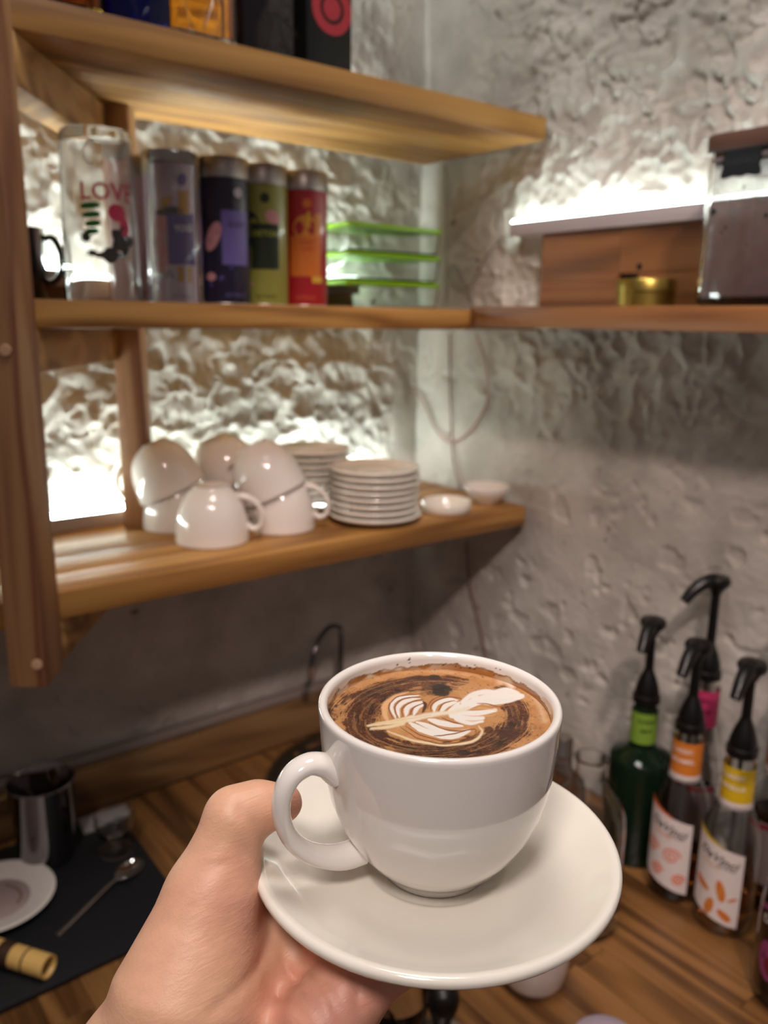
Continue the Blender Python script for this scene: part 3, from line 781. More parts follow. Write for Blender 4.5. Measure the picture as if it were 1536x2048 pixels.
# creases
GPX, GPY = proj(G.reshape(-1, 3)); GPX = GPX.reshape(D.shape); GPY = GPY.reshape(D.shape)
dep = (G @ CF)
def crease(pts, w, dp, dmin=.24, dmax=.36):
    global D
    d, t = seg_d(GPX, GPY, spl(pts, 4))
    D = D + dp * np.exp(-(d / w) ** 2) * np.sin(np.clip(t, .03, .97) * PI) ** .5 * ((dep > dmin) & (dep < dmax))
crease([(474, 1600), (482, 1622), (496, 1640), (508, 1662)], 7, .0011)                       # flexion line of the thumb joint
crease([(470, 1692), (488, 1702), (500, 1716)], 6, .0009)
crease([(382, 1752), (420, 1738), (462, 1722), (492, 1716)], 7, .0006)
crease([(546, 1800), (545, 1850), (528, 1910), (490, 1965), (440, 2010), (400, 2050)], 9, .0013)    # line round the ball of the thumb
crease([(560, 1880), (575, 1940), (620, 1990), (650, 2048)], 8, .0016)
crease([(545, 1990), (590, 2010), (625, 2048)], 8, .0010)
crease([(600, 1915), (640, 1960), (668, 2010), (690, 2060)], 8, .0014)
crease([(712, 1945), (716, 1985), (716, 2025)], 5, .0016)
for ax_ in range(3):
    sl_ = [slice(None)] * 3
    for e_ in (0, -1):
        sl_[ax_] = e_; D[tuple(sl_)] = .01
Vh, Fh = surface_nets(D, lo, h)
# relax once along the grid for an even skin
nrm = np.zeros_like(Vh); cnt_ = np.zeros(len(Vh))
for a_, b2_ in ((0, 1), (1, 2), (2, 3), (3, 0)):
    np.add.at(nrm, Fh[:, a_], Vh[Fh[:, b2_]]); np.add.at(nrm, Fh[:, b2_], Vh[Fh[:, a_]]); np.add.at(cnt_, Fh[:, a_], 1); np.add.at(cnt_, Fh[:, b2_], 1)
Vh = Vh * .5 + .5 * nrm / cnt_[:, None]
pO = wrB.copy()
pers = thing('person', 'bare left hand and wrist reaching in from below, thumb hooked through the cup handle', 'person', pO)
SKIN = vcol_mat('skin', .46, sss=.12)
nt = SKIN.node_tree; pb = nt.nodes['Principled BSDF']
tc = nt.nodes.new('ShaderNodeTexCoord'); mpn = nt.nodes.new('ShaderNodeMapping')
d_w = at(330, 1880, .3) - at(500, 1830, .3); az_w = math.atan2(d_w[1], d_w[0])
mpn.inputs['Rotation'].default_value = (0, 0, -az_w); mpn.inputs['Scale'].default_value = (90, 650, 650)
nn = nt.nodes.new('ShaderNodeTexNoise'); nn.inputs['Scale'].default_value = 1; nn.inputs['Detail'].default_value = 4; nn.inputs['Distortion'].default_value = .4
n2 = nt.nodes.new('ShaderNodeTexNoise'); n2.inputs['Scale'].default_value = 1500; n2.inputs['Detail'].default_value = 2
nt.links.new(tc.outputs['Object'], mpn.inputs['Vector']); nt.links.new(mpn.outputs[0], nn.inputs['Vector']); nt.links.new(tc.outputs['Object'], n2.inputs['Vector'])
ad = nt.nodes.new('ShaderNodeMath'); ad.operation = 'MULTIPLY_ADD'; ad.inputs[1].default_value = .35; nt.links.new(n2.outputs['Fac'], ad.inputs[0]); nt.links.new(nn.outputs['Fac'], ad.inputs[2])
bp = nt.nodes.new('ShaderNodeBump'); bp.inputs['Strength'].default_value = .22; bp.inputs['Distance'].default_value = .0009
nt.links.new(ad.outputs[0], bp.inputs['Height']); nt.links.new(bp.outputs['Normal'], pb.inputs['Normal'])
hand = fast_mesh('body', Vh - pO, Fh, SKIN); hand.parent = pers
sm = hand.modifiers.new('smooth', 'SMOOTH'); sm.factor = .5; sm.iterations = 3
X3 = Vh; mot = fbm(X3[:, 0] * 90 + 20, X3[:, 1] * 90 + X3[:, 2] * 70 + 40, 3, 200); mot2 = fbm(X3[:, 0] * 300 + 20, X3[:, 1] * 300 + X3[:, 2] * 260 + 40, 2, 201)
hx, hy = proj(X3)
pinkness = .35 + .5 * np.exp(-(((hx - 470) / 90) ** 2 + ((hy - 1790) / 80) ** 2)) + .8 * sstep(1850, 2040, hy) * sstep(430, 600, hx) + .5 * sstep(535, 590, hx) * sstep(1700, 1650, hy) + .5 * (mot - .5)
pinkness = np.clip(pinkness, 0, 1)[:, None]
cs = np.array(lin('#e2b592')[:3]) * (1 - pinkness) + np.array(lin('#d99c86')[:3]) * pinkness
cs = cs * (.94 + .12 * mot2[:, None])
set_pattern(hand, cs)

# ------------------------------------------------------------------ lower shelf: upturned cups, saucers, dishes
cupg = 'upturned cups on the lower shelf'
def shelf_cup(label, loc, hang, rot=None, first=None):
    if first is None:
        t = thing('upturned_cup', label, 'cup', loc, group=cupg)
        part('cup_body', cup_body(56), PORC, t, True, angle=60); part('handle', handle_vf(0, 12), PORC, t, True)
    else:
        t = copy_tree(first); t['label'] = label; t.location = tuple(map(float, loc))
    # upside down, handle turned to hang
    M = (rot or Matrix.Identity(4)) @ Matrix.Rotation(hang, 4, 'Z') @ Matrix.Rotation(PI, 4, 'X')
    t.rotation_euler = M.to_euler()
    return t
def base_at(px, py, r=.046):     # front foot pixel -> centre on the lower shelf
    p = onz(px, py, ZL); d = p[:2] / np.linalg.norm(p[:2]); return np.array([p[0] + d[0] * r, p[1] + d[1] * r, ZL])
c1 = np.array([.460, .935, ZL]); cR = np.array([.566, .942, ZL]); cL = np.array([.456, 1.031, ZL])
k1 = shelf_cup('white upturned cup standing alone in front of the two cup stacks, handle to the right', c1 + [0, 0, HT + .0004], R(-38) + 0)
# keep the stacks clear of one another
def apart(a, b, d):
    v = a[:2] - b[:2]; l = np.linalg.norm(v)
    if l < d: a[:2] += v / l * (d - l)
k2 = shelf_cup('white upturned cup at the bottom of the right cup stack', cR + [0, 0, HT + .0004], R(-40), first=k1)
k3 = shelf_cup('white upturned cup at the bottom of the left cup stack, mostly hidden', cL + [0, 0, HT + .0004], R(60), first=k1)
axL = Vector((-CR[0], -CR[1], 0)).normalized()       # towards the left of the photograph
tilt_axis = Vector((0, 0, 1)).cross(axL)
def tilted(label, c, ang, hang, lift, dx):
    M = Matrix.Rotation(ang, 4, tilt_axis)
    # position of the rim centre
    p = np.array(c) + np.array([axL.x, axL.y, 0]) * dx + [0, 0, lift]
    ctop = Vector(p) + M.to_3x3() @ Vector((0, 0, HT))
    return shelf_cup(label, ctop, hang, rot=M, first=k1)
tilted('white cup tipped to the left on top of the right cup stack', cR, R(24), R(115), .048, .008)
tilted('white cup tipped to the left on top of the left cup stack', cL, R(24), R(150), .048, .004)
cB = np.array([.5505, 1.036, ZL])
k4 = shelf_cup('white upturned cup behind the right cup stack, its base in shadow', cB + [0, 0, HT + .0004], R(60), first=k1)
tilted('white cup tipped over the hidden rear cup, furthest back', cB, R(24), R(100), .048, .004)
# saucer stacks
def saucer_stack(px, py, n, where, word, Rr=.064, dz=.0098, big=False):
    c = np.array(px); z = ZL + .0004
    ordn = ['lowest', 'second from the bottom', 'third from the bottom', 'fourth from the bottom', 'fifth from the bottom', 'fourth from the top', 'third from the top', 'second from the top', 'topmost']
    names = ordn[:n - 4] + ordn[5:] if n < 9 else ordn
    first = None; out = []
    for i in range(n):
        lb = f'white saucer in the {word} saucer stack, {names[i]}'
        jx, jy = random.uniform(-.0012, .0012), random.uniform(-.0012, .0012)
        if first is None:
            o = part('saucer', saucer_vf(.066 if big else Rr, n=64), PORC2, None, True, angle=60); tag(o, lb, 'saucer', f'saucers in the {word} stack')
            o.location = (c[0], c[1], z); first = o
            if big:
                nx = part('saucer', saucer_vf(Rr, n=64), PORC2, None, True, angle=60)
        else:
            if i == 1 and big: o = nx; first = nx
            else: o = first.copy(); COL.objects.link(o)
            tag(o, lb, 'saucer', f'saucers in the {word} stack'); o.location = (c[0] + jx, c[1] + jy, z)
        z += dz; out.append(o)
    return out
saucer_stack((.698, .905), 0, 8, '', 'front', Rr=.063, dz=.0092, big=True)
saucer_stack((.668, 1.022), 0, 9, '', 'rear', Rr=.0575, dz=.0098)
c = onz(893, 1026, ZL)
dish = part('dish', lathe([(0, .003), (.031, .003), (.0335, .005), (.0345, .016), (.0355, .0175), (.037, .0165), (.037, .004), (.034, .0002), (0, .0002)], 56), PORC2, None, True, angle=60)
cd = base_at(892, 1034, .036); dish.location = tuple(cd); tag(dish, 'small shallow round white dish beside the front saucer stack', 'dish')
cw = base_at(972, 1010, .018)
bowl = part('bowl', lathe([(0, .004), (.014, .004), (.026, .013), (.0345, .0265), (.0365, .0275), (.0370, .0262), (.029, .011), (.0175, .002), (.0165, .0002), (0, .0002)], 56), PORC, None, True, angle=60)
bowl.location = tuple(cw); tag(bowl, 'small flared white bowl near the right end of the lower shelf', 'bowl')

# ------------------------------------------------------------------ middle shelf: glasses, tins, lunch boxes
def tumbler(name, label, loc, rt, rb, h_, thick=.0016, base=.012):
    # upside down: closed heavy base on top
    t = thing(name, label, 'glass', loc)
    part('glass_wall', lathe([(rb, .0), (rb - thick, .0), (rt - thick, h_ - base - .002), (rt - .008, h_ - base), (0, h_ - base), ][::-1] + [(rb + .0002, .0008), (rt, h_ - .004), (rt - .003, h_), (0, h_)], 64), GLASS, t, True)
    return t
g1 = at(208, 560, .925); g1[2] = ZM + .0003
t1 = tumbler('tumbler', 'tall clear glass tumbler upside down with a coloured print, leftmost on the middle shelf', g1, .0375, .0425, .178)
a1 = math.atan2(-g1[1], -g1[0])
REDI = mat('print_red', '#b02a4c', .4); GRNI = mat('print_green', '#1f5a22', .4); DKI = mat('print_charcoal', '#2e2b2a', .5); WHI = mat('print_white', '#e8e4de', .4)
pf = lambda z: .0425 - (.0425 - .0375) * z / .178 + .0003
part('print', join(wrap(text2d('LOVE', .025, .010, .112, bold=.0004), .040, a1, pf)), REDI, t1, False, label='red lettering on the glass')
part('print', join(wrap(blob(.018, .092, .010, .009), .040, a1, pf), wrap(blob(.026, .078, .006, .010), .040, a1, pf)), REDI, t1, False)
part('print', join(*[wrap(blob(-.010 + dx, .098 - dz, .011 - dz * .15, .0035, rot=.1), .040, a1, pf) for dx, dz in ((0, 0), (.001, .009), (.002, .018), (.001, .026))]), GRNI, t1, False, label='green tree print')
part('print', join(wrap(blob(.022, .064, .012, .014, lob=.2, k=5), .040, a1, pf), wrap(blob(.008, .048, .014, .007, lob=.25, k=4), .040, a1, pf), wrap(blob(-.016, .066, .006, .006, lob=.4, k=7), .040, a1, pf), wrap(blob(-.010, .050, .006, .004, lob=.4, k=7), .040, a1, pf)), DKI, t1, False, label='dark grey winter scene print')
part('print', wrap(stroke([(-.004 + .010 * math.cos(a), .150 + .012 * math.sin(a)) for a in np.linspace(1.2, 5, 14)], .0012), .040, a1, pf), WHI, t1, False)
g2 = at(356, 560, .925); g2[2] = ZM + .0003
TH = .168; TR = .0325
def tin_at(px, d): p = at(px, 560, d); p[2] = ZM + .0003; return p
apart(g2, g1, .080)
tins = [('violet', 352, .985), ('navy', 449, 1.018), ('green', 526, 1.062), ('red', 606, 1.105)]
pos = {n: tin_at(px, d) for n, px, d in tins}
t2 = tumbler('tumbler', 'clear plain glass tumbler standing in front of the violet tea tin', g2, .0275, .0282, .158)
CAPM = mat('tin_lid', '#b5b0aa', .36, metal=1)
def tin(name, label, p, colr, deco):
    t = thing('tea_tin', label, 'tin', p, group='tea tins on the middle shelf')
    a = math.atan2(-p[1], -p[0])
    part('tin_body', lathe([(0, 0), (TR - .001, 0), (TR, .001), (TR, TH - .024), (0, TH - .024)], 64), mat('tin_' + name, colr, .3, coat=.5), t, True)
    part('lid', sh(lathe([(TR - .0008, 0), (TR + .0006, .0006), (TR + .0006, .022), (TR - .001, .024), (TR - .003, .0232), (0, .0232)], 64), (0, 0, TH - .0238)), CAPM, t, True)
    part('rim', lathe([(TR + .0004, 0), (TR + .0008, .001), (TR + .0004, .002)], 64), CAPM, t, True)
    lp_ = t
    for nm, vf, m in deco:
        o_ = part(nm, wrap(vf, TR + .00025, a), m, lp_ if nm == 'lettering' and m != LIL else t, False)
        if nm == 'label_panel': lp_ = o_
    return t
VI = mat('ink_violet', '#4b3f86', .4); OCH = mat('ink_ochre', '#b58528', .4); PNK = mat('ink_pink', '#c98f96', .4); NAV = mat('ink_navy', '#15122c', .4); LIL = mat('ink_lilac', '#6a5fa3', .4)
LAV = mat('ink_lavender', '#cfc3d6', .4); DGR = mat('ink_dark_green', '#1d2a18', .4); LIM = mat('ink_lime', '#a3a83c', .4); ORG = mat('ink_orange', '#d0732a', .4); CRI = mat('ink_crimson', '#a01a2c', .4); YEL = mat('ink_yellow', '#d9b23a', .4)
tin('violet', 'lilac and violet tea tin with steel lid reading YOGI, first in the row', pos['violet'], '#b7a6b8', [
    ('print', blob(.012, .128, .006, .006, .0001), VI),
    ('print', join(prism_2 := patch(-.014, .000, lambda s: .098 + (s + .014) * .5, lambda s: .108 + (s + .014) * .3, 6, 1, .0001), patch(.006, .020, .092, .117, 6, 1, .0001)), OCH),
    ('label_panel', patch(-.008, .030, .044, .094, 14, 2, .0002), VI),
    ('print', join(blob(-.016, .070, .014, .022, .00015), blob(-.020, .052, .012, .018, .00016)), PNK),
    ('print', patch(-.030, .012, .092, lambda s: .092 + .010 * math.cos(s * 60), 12, 1, .00012), DKI),
    ('print', join(patch(.002, .010, .026, .042, 3, 1, .0001), patch(.014, .021, .026, .042, 3, 1, .0001)), OCH),
    ('print', join(*[patch(-.026 + .0035 * i, -.024 + .0035 * i, .030 + .004 * (i % 2), .034 + .004 * (i % 2), 1, 1, .0003) for i in range(7)]), DKI),
    ('lettering', text2d('YOGI', .0095, .012, .080, .0004, bold=.0001), WHI),
    ('lettering', text2d('ALTHAUS', .006, .008, .011, .0004), LIL)])
tin('navy', 'navy blue tea tin with lilac panel and steel lid, second in the row', pos['navy'], '#17132f', [
    ('print', blob(.020, .128, .0055, .0055, .0001), LAV),
    ('label_panel', patch(-.002, .034, .046, .108, 14, 2, .0002), LIL),
    ('print', blob(-.012, .078, .008, .018, .0001, rot=-.4), PNK),
    ('print', blob(-.016, .032, .006, .005, .0001), PNK),
    ('print', stroke([(-.018, .022), (-.004, .030), (.010, .044)], .0022, .0003), VI),
    ('lettering', text2d('SLEEP', .009, .017, .092, .0004, bold=.0001), NAV),
    ('lettering', text2d('ALTHAUS', .006, .014, .011, .0004), LIL)])
tin('green', 'olive green tea tin with dark panel reading DETOX, third in the row', pos['green'], '#8f9040', [
    ('print', blob(.004, .128, .006, .006, .0001), DGR),
    ('print', blob(.014, .106, .010, .008, .0001, rot=-.5), PNK),
    ('print', blob(-.020, .092, .018, .022, .00012), NAV),
    ('label_panel', patch(-.014, .022, .044, .098, 14, 2, .0002), DGR),
    ('print', blob(-.014, .026, .013, .010, .0001, n=3), PNK),
    ('lettering', text2d('DETOX', .0095, .004, .086, .0004, bold=.0001), LIM),
    ('lettering', text2d('ALTHAUS', .006, .004, .011, .0004), DGR)])
tin('red', 'red and orange tea tin with steel lid, last in the row beside lime lidded boxes', pos['red'], '#a51c28', [
    ('print', blob(.006, .128, .006, .006, .0001, lob=.15, k=8), ORG),
    ('label_panel', patch(-.016, .026, .038, .088, 14, 2, .0002), ORG),
    ('print', join(blob(.004, .098, .016, .016, .0001), patch(.016, .026, .088, .116, 4, 1, .00015)), mat('ink_amber', '#d8903a', .4)),
    ('print', patch(.006, .010, .098, .118, 2, 1, .0003), YEL),
    ('print', patch(.012, .028, .030, .038, 4, 1, .0002), YEL),
    ('lettering', join(text2d('ASSAM', .006, .006, .080, .0004), text2d('CLASSIC', .005, .006, .072, .0004)), CRI),
    ('lettering', text2d('ALTHAUS', .006, .004, .011, .0004), ORG)])
pk = tin_at(283, 1.02)
for q_ in (g1, pos['violet']): apart(pk, q_, .068 if q_ is not g1 else .078)
tin('rose', 'pale rose tea tin mostly hidden between the printed tumbler and the violet tin', pk, '#c9a3a0', [('lettering', text2d('ALTHAUS', .006, .004, .011, .0004), LIL)])
# stacked lunch boxes with lime lids
LIME = mat('lime_plastic', '#8fd01a', .35); CLR = mat('clear_box', (.93, .97, .95, 1), .04, trans=1, ior=1.3)
xr = ony(876, 590, .995)[0]; BW = .178; BD = .105
for i, wd in enumerate(('bottom', 'middle', 'top')):
    z = ZM + .0004 + i * .0395
    t = thing('food_container', f'clear food container with a lime green lid, {wd} of the stack of three', 'container', (xr - BW / 2, 1.035, z), group='lime lidded containers')
    def rrect(w, d, r, z): 
        P = []
        for cx2, cy2, a0 in ((w/2-r, d/2-r, 0), (-w/2+r, d/2-r, 90), (-w/2+r, -d/2+r, 180), (w/2-r, -d/2+r, 270)):
            for k in range(5): a = R(a0 + 22.5 * k); P.append((cx2 + r * math.cos(a), cy2 + r * math.sin(a), z))
        return P
    def loft(rings, capb=True, capt=True):
        V = []; F = []; n = len(rings[0])
        for rg in rings: V += rg
        for a in range(len(rings) - 1):
            for k in range(n): F.append((a*n+k, a*n+(k+1)%n, (a+1)*n+(k+1)%n, (a+1)*n+k))
        if capb: F.append(tuple(range(n - 1, -1, -1)))
        if capt: F.append(tuple((len(rings)-1)*n + k for k in range(n)))
        return V, F
    part('container_body', loft([rrect(BW - .012, BD - .012, .012, 0), rrect(BW - .008, BD - .008, .012, .004), rrect(BW - .002, BD - .002, .014, .0325), rrect(BW - .0045, BD - .0045, .013, .0325), rrect(BW - .011, BD - .011, .011, .005), rrect(BW - .014, BD - .014, .010, .003)]), CLR, t, True)
    part('lid', loft([rrect(BW, BD, .015, .0328), rrect(BW + .001, BD + .001, .015, .0375), rrect(BW - .003, BD - .003, .014, .0390), rrect(BW - .012, BD - .012, .012, .0388)]), LIME, t, True)
# black handled mug peeping out behind the front post
m0 = at(38, 575, .99); m0[2] = ZM + .0003
mg = thing('mug', 'black mug mostly hidden behind the front post, its handle showing', 'mug', m0)
GB = mat('black_glaze', '#11110f', .15, coat=.5)
part('mug_body', lathe([(0, 0), (.030, 0), (.0325, .003), (.033, .085), (.0305, .085), (.030, .006), (0, .005)], 40), GB, mg, True)
da = math.atan2(CR[1], CR[0])
part('handle', xf(tube(smooth_path([(.029, 0, .072), (.042, 0, .074), (.050, 0, .058), (.049, 0, .036), (.040, 0, .024), (.029, 0, .024)], 6), .0042, 12, up=(0, 1, 0)), Matrix.Rotation(da + .25, 4, 'Z')), GB, mg, True)

# ------------------------------------------------------------------ side shelf: gold tin and storage jar
pg = onx(1291, 600, .872); pg[2] = ZR + .0004
gt = thing('gold_tin', 'low round brass coloured tin in front of the oak panel', 'tin', pg)
GOLD = mat('brass_tin', '#b09a50', .36, metal=1)
part('tin_base', lathe([(0, 0), (.0325, 0), (.0335, .001), (.0335, .0155), (0, .0155)], 64), GOLD, gt, True)
part('lid', sh(lathe([(.0338, 0), (.0346, .0006), (.0346, .013), (.0335, .0148), (.031, .0146), (.0300, .0136), (0, .0136)], 64), (0, 0, .0162)), GOLD, gt, True)
pe = onx(1410, 590, .824)
JW = .112; JH = .1515
jy = pe[1] - JW / 2 + .017
jr = thing('storage_jar', 'square glass storage jar with dark wooden lid and black label on the side shelf', 'jar', (.824 + JW / 2, jy, ZR + .0004))
part('jar_body', loft([rrect(JW - .008, JW - .008, .012, 0), rrect(JW, JW, .014, .004), rrect(JW, JW, .014, JH), rrect(JW - .006, JW - .006, .012, JH), rrect(JW - .006, JW - .006, .012, .008), rrect(JW - .016, JW - .016, .010, .005)]), GLASS, jr, True)
part('wooden_lid', join(loft([rrect(JW + .002, JW + .002, .014, JH + .0005), rrect(JW + .004, JW + .004, .015, JH + .003), rrect(JW + .004, JW + .004, .015, JH + .016), rrect(JW + .001, JW + .001, .014, JH + .018)]), loft([rrect(JW - .010, JW - .010, .012, JH - .012), rrect(JW - .0075, JW - .0075, .012, JH + .0004)])), wood('walnut_lid', '#2e1c16', '#47302a', '#5c4238', 1), jr, True)
part('lid_seal', loft([rrect(JW - .0065, JW - .0065, .012, JH - .009), rrect(JW - .0063, JW - .0063, .012, JH - .004)]), mat('silicone', '#b9aeb2', .3), jr, True)
powder = mat('cocoa_residue', '#8a6a68', .8, bump=.6, bscale=90)
# remains of powder heaped in the bottom and clinging to the glass
Vp, Fp = [], []
nn_ = 24
for a_ in range(nn_):
    for b3 in range(nn_):
        xx = -JW/2 + .0065 + (JW - .013) * a_ / (nn_ - 1); yy = -JW/2 + .0065 + (JW - .013) * b3 / (nn_ - 1)
        Vp.append((xx, yy, .012 + .022 * float(fbm(np.array([a_ * .23 + 2]), np.array([b3 * .23 + 5]), 3, 300)[0])))
for a_ in range(nn_ - 1):
    for b3 in range(nn_ - 1): k0 = a_ * nn_ + b3; Fp.append((k0, k0 + nn_, k0 + nn_ + 1, k0 + 1))
rimi = [a_ * nn_ for a_ in range(nn_)] + [(nn_ - 1) * nn_ + b3 for b3 in range(1, nn_)] + [a_ * nn_ + nn_ - 1 for a_ in range(nn_ - 2, -1, -1)] + [b3 for b3 in range(nn_ - 2, 0, -1)]
k0 = len(Vp)
for r_ in rimi: Vp.append((Vp[r_][0], Vp[r_][1], .0085))
for q_ in range(len(rimi)): Fp.append((rimi[q_], rimi[(q_ + 1) % len(rimi)], k0 + (q_ + 1) % len(rimi), k0 + q_))
Fp.append(tuple(k0 + q_ for q_ in range(len(rimi))))
po = part('powder', (Vp, Fp), powder, jr, True); po['kind'] = 'stuff'; po['label'] = 'mauve brown powder left in the bottom'
# milky dust film on the inside of the front glass
FILM = bpy.data.materials.new('dust_film'); FILM.use_nodes = True; nt = FILM.node_tree; pp = nt.nodes['Principled BSDF']
tcx = nt.nodes.new('ShaderNodeTexCoord'); sx = nt.nodes.new('ShaderNodeSeparateXYZ'); nt.links.new(tcx.outputs['Object'], sx.inputs[0])
nz_ = nt.nodes.new('ShaderNodeTexNoise'); nz_.inputs['Scale'].default_value = 40; nz_.inputs['Detail'].default_value = 5; nt.links.new(tcx.outputs['Object'], nz_.inputs['Vector'])
mrr = nt.nodes.new('ShaderNodeMapRange'); mrr.inputs['From Min'].default_value = .005; mrr.inputs['From Max'].default_value = .12; mrr.inputs['To Min'].default_value = .95; mrr.inputs['To Max'].default_value = .30
nt.links.new(sx.outputs['Z'], mrr.inputs['Value']); mmu = nt.nodes.new('ShaderNodeMath'); mmu.operation = 'MULTIPLY_ADD'; mmu.inputs[1].default_value = .5; mmu.inputs[2].default_value = -.25
nt.links.new(nz_.outputs['Fac'], mmu.inputs[0]); aad = nt.nodes.new('ShaderNodeMath'); aad.operation = 'ADD'; aad.use_clamp = True; nt.links.new(mmu.outputs[0], aad.inputs[0]); nt.links.new(mrr.outputs[0], aad.inputs[1])
out_ = [n for n in nt.nodes if n.type == 'OUTPUT_MATERIAL'][0]
trl = nt.nodes.new('ShaderNodeBsdfTranslucent'); trl.inputs['Color'].default_value = lin('#d2b9b6'); dif = nt.nodes.new('ShaderNodeBsdfDiffuse'); dif.inputs['Color'].default_value = lin('#b9a19e')
m1 = nt.nodes.new('ShaderNodeMixShader'); m1.inputs[0].default_value = .6; nt.links.new(dif.outputs[0], m1.inputs[1]); nt.links.new(trl.outputs[0], m1.inputs[2])
trp = nt.nodes.new('ShaderNodeBsdfTransparent'); m2 = nt.nodes.new('ShaderNodeMixShader'); nt.links.new(aad.outputs[0], m2.inputs[0]); nt.links.new(trp.outputs[0], m2.inputs[1]); nt.links.new(m1.outputs[0], m2.inputs[2])
nt.links.new(m2.outputs[0], out_.inputs['Surface']); nt.nodes.remove(pp)
part('dust_film', box((-JW/2 + .0034, -JW/2 + .012, .010), (-JW/2 + .0037, JW/2 - .012, JH - .014)), FILM, jr, False, label='pinkish dust clinging inside the glass')
# black label with a scalloped outline
def scallop(w, h_):
    P = []
    for i in range(64):
        a = 2 * PI * i / 64; c_, s_ = math.cos(a), math.sin(a)
        q_ = (abs(c_) ** 5 + abs(s_) ** 5) ** (-1 / 5); q_ *= 1 + .075 * math.cos(8 * a) - .05 * math.cos(4 * a)
        P.append((w / 2 * c_ * q_, h_ / 2 * s_ * q_))
    return P
lc = onx(1484, 322, .824)
SL = scallop(.042, .030)
Vl, Fl = prism(SL, 0, .0006)
part('label_panel', [( -JW/2 - .0007 + v[2] * 1.0, -v[0] + lc[1] - jy, v[1] + lc[2] - ZR) for v in Vl] and ([(-JW/2 - .0002 - v[2], -v[0] + lc[1] - jy, v[1] + lc[2] - ZR) for v in Vl], Fl), mat('chalk_label', '#0b1218', .6), jr, False, label='black scalloped chalk label')
V2, F2 = text2d('KAKAO', .010, 0, 0, 0)
part('lettering', ([(-JW/2 - .0010, -v[0] + lc[1] - jy, v[1] + lc[2] - ZR) for v in V2], F2), mat('faint_chalk', '#2c343a', .8), jr, False)
fr_ = []
for (px, py, s_) in ((1428, 425, .0034), (1452, 456, .0013), (1444, 466, .0012), (1422, 474, .0012), (1418, 498, .0009), (1489, 375, .0012), (1534, 432, .0022), (1496, 490, .0009)):
    q_ = onx(px, py, .8275); V2, F2 = blob(0, 0, s_, s_ * (1.7 if py in (375, 456) else 1.0), 0, 12, lob=.25, k=3)
    fr_.append(([(-JW/2 + .0030, -v[0] + q_[1] - jy, v[1] + q_[2] - ZR) for v in V2], F2))
part('crumb', join(*fr_), DKI, jr, False, kind='stuff', label='dark crumbs stuck to the glass')

# ------------------------------------------------------------------ top shelf: liquor bottles and a black box
ZTT = ZT + .0304
def rect_bottle(name, label, px, py, w, d, h_, body_m, liq_m, fac=None, cut=None):
    p = onz(px, py, ZTT); dv = p[:2] / np.linalg.norm(p[:2]); 
    t = thing(name, label, 'bottle', (p[0], YF + .018 + d / 2, ZTT), group='bottles on the top shelf')
    part('bottle_body', loft([rrect(w - .01, d - .01, .008, 0), rrect(w, d, .01, .005), rrect(w, d, .01, h_ * .62), rrect(w * .5, d * .5, .008, h_ * .72), rrect(.026, .026, .012, h_ * .76), rrect(.024, .024, .0115, h_ * .92), rrect(.018, .018, .0088, h_ * .92), rrect(.018, .018, .0088, h_ * .77), rrect(w * .45, d * .45, .008, h_ * .70), rrect(w - .006, d - .006, .008, h_ * .61), rrect(w - .006, d - .006, .008, .008)]), body_m, t, True)
    if liq_m: part('liquid', loft([rrect(w - .0075, d - .0075, .007, .009), rrect(w - .0075, d - .0075, .007, h_ * .5)]), liq_m, t, True)
    part('stopper', sh(loft([rrect(.028, .028, .013, 0), rrect(.030, .030, .0148, .004), rrect(.030, .030, .0148, .02), rrect(.02, .02, .0098, .024)]), (0, 0, h_ * .92 + .0005)), BLACKP, t, True)
    # cut crossing facets on the front
    if fac:
        for pts in fac: part('facet', tube([(a, -d / 2 - .0005, b) for a, b in pts], .0011, 6, up=(0, 1, 0)), CLR, t, True, label='raised glass facet line')
    return t
AMB = mat('amber_glass', '#c07010', .04, trans=1, ior=1.4); AMBL = mat('amber_spirit', '#e08a12', .02, trans=1, ior=1.35); BLU = mat('blue_glass', '#0b1c7a', .05, trans=.9, ior=1.4); DKG = mat('dark_glass', '#120d12', .05, coat=.5); OLV = mat('gold_glass', '#a88a2c', .04, trans=1, ior=1.4)
for nm, lb, xc, w, bm_, lm_, fc in (
    ('liquor_bottle', 'pale gold glass bottle at the left end of the top shelf', 152, .062, OLV, AMBL, None),
    ('liquor_bottle', 'deep blue glass bottle with clear crossing facets on the top shelf', 288, .066, BLU, None, [[(-.018, .05), (-.004, .006), (.006, .02)]]),
    ('liquor_bottle', 'amber spirit bottle glowing orange on the top shelf', 415, .078, GLASS, AMBL, [[(-.034, .07), (-.016, .008), (-.004, .012), (.012, .05)]]),
    ('liquor_bottle', 'dark wine coloured bottle with crossing facets on the top shelf beside the black box', 545, .070, DKG, None, [[(-.010, .0065), (.004, .045), (.020, .0065)], [(.004, .045), (.034, .028)]])):
    p = ray(xc, 120); 
    # stands along the front edge
    yy = YF + .05; xx = ony(xc + 0, 40 + (xc - 160) * .235, YF + .018)[0]
    rect_bottle(nm, lb, *[float(v) for v in proj(np.array([xx, YF + .018, ZTT]))], w, .06, .24, bm_, lm_, fc)
bx0 = ony(614, 110, YF + .012)[0]; bx1 = ony(703, 135, YF + .012)[0]
bb = thing('gift_box', 'matt black box with a red ring emblem at the right of the top shelf bottles', 'box', ((bx0 + bx1) / 2, YF + .012, ZTT))
part('carton', box((-(bx1 - bx0) / 2, 0, 0), ((bx1 - bx0) / 2, .07, .22), .001), mat('black_card', '#0b0a0b', .45), bb, True)
ec = ony(678, 22, YF + .012)
RING = [(math.cos(a), math.sin(a)) for a in np.linspace(0, 2 * PI, 49)]
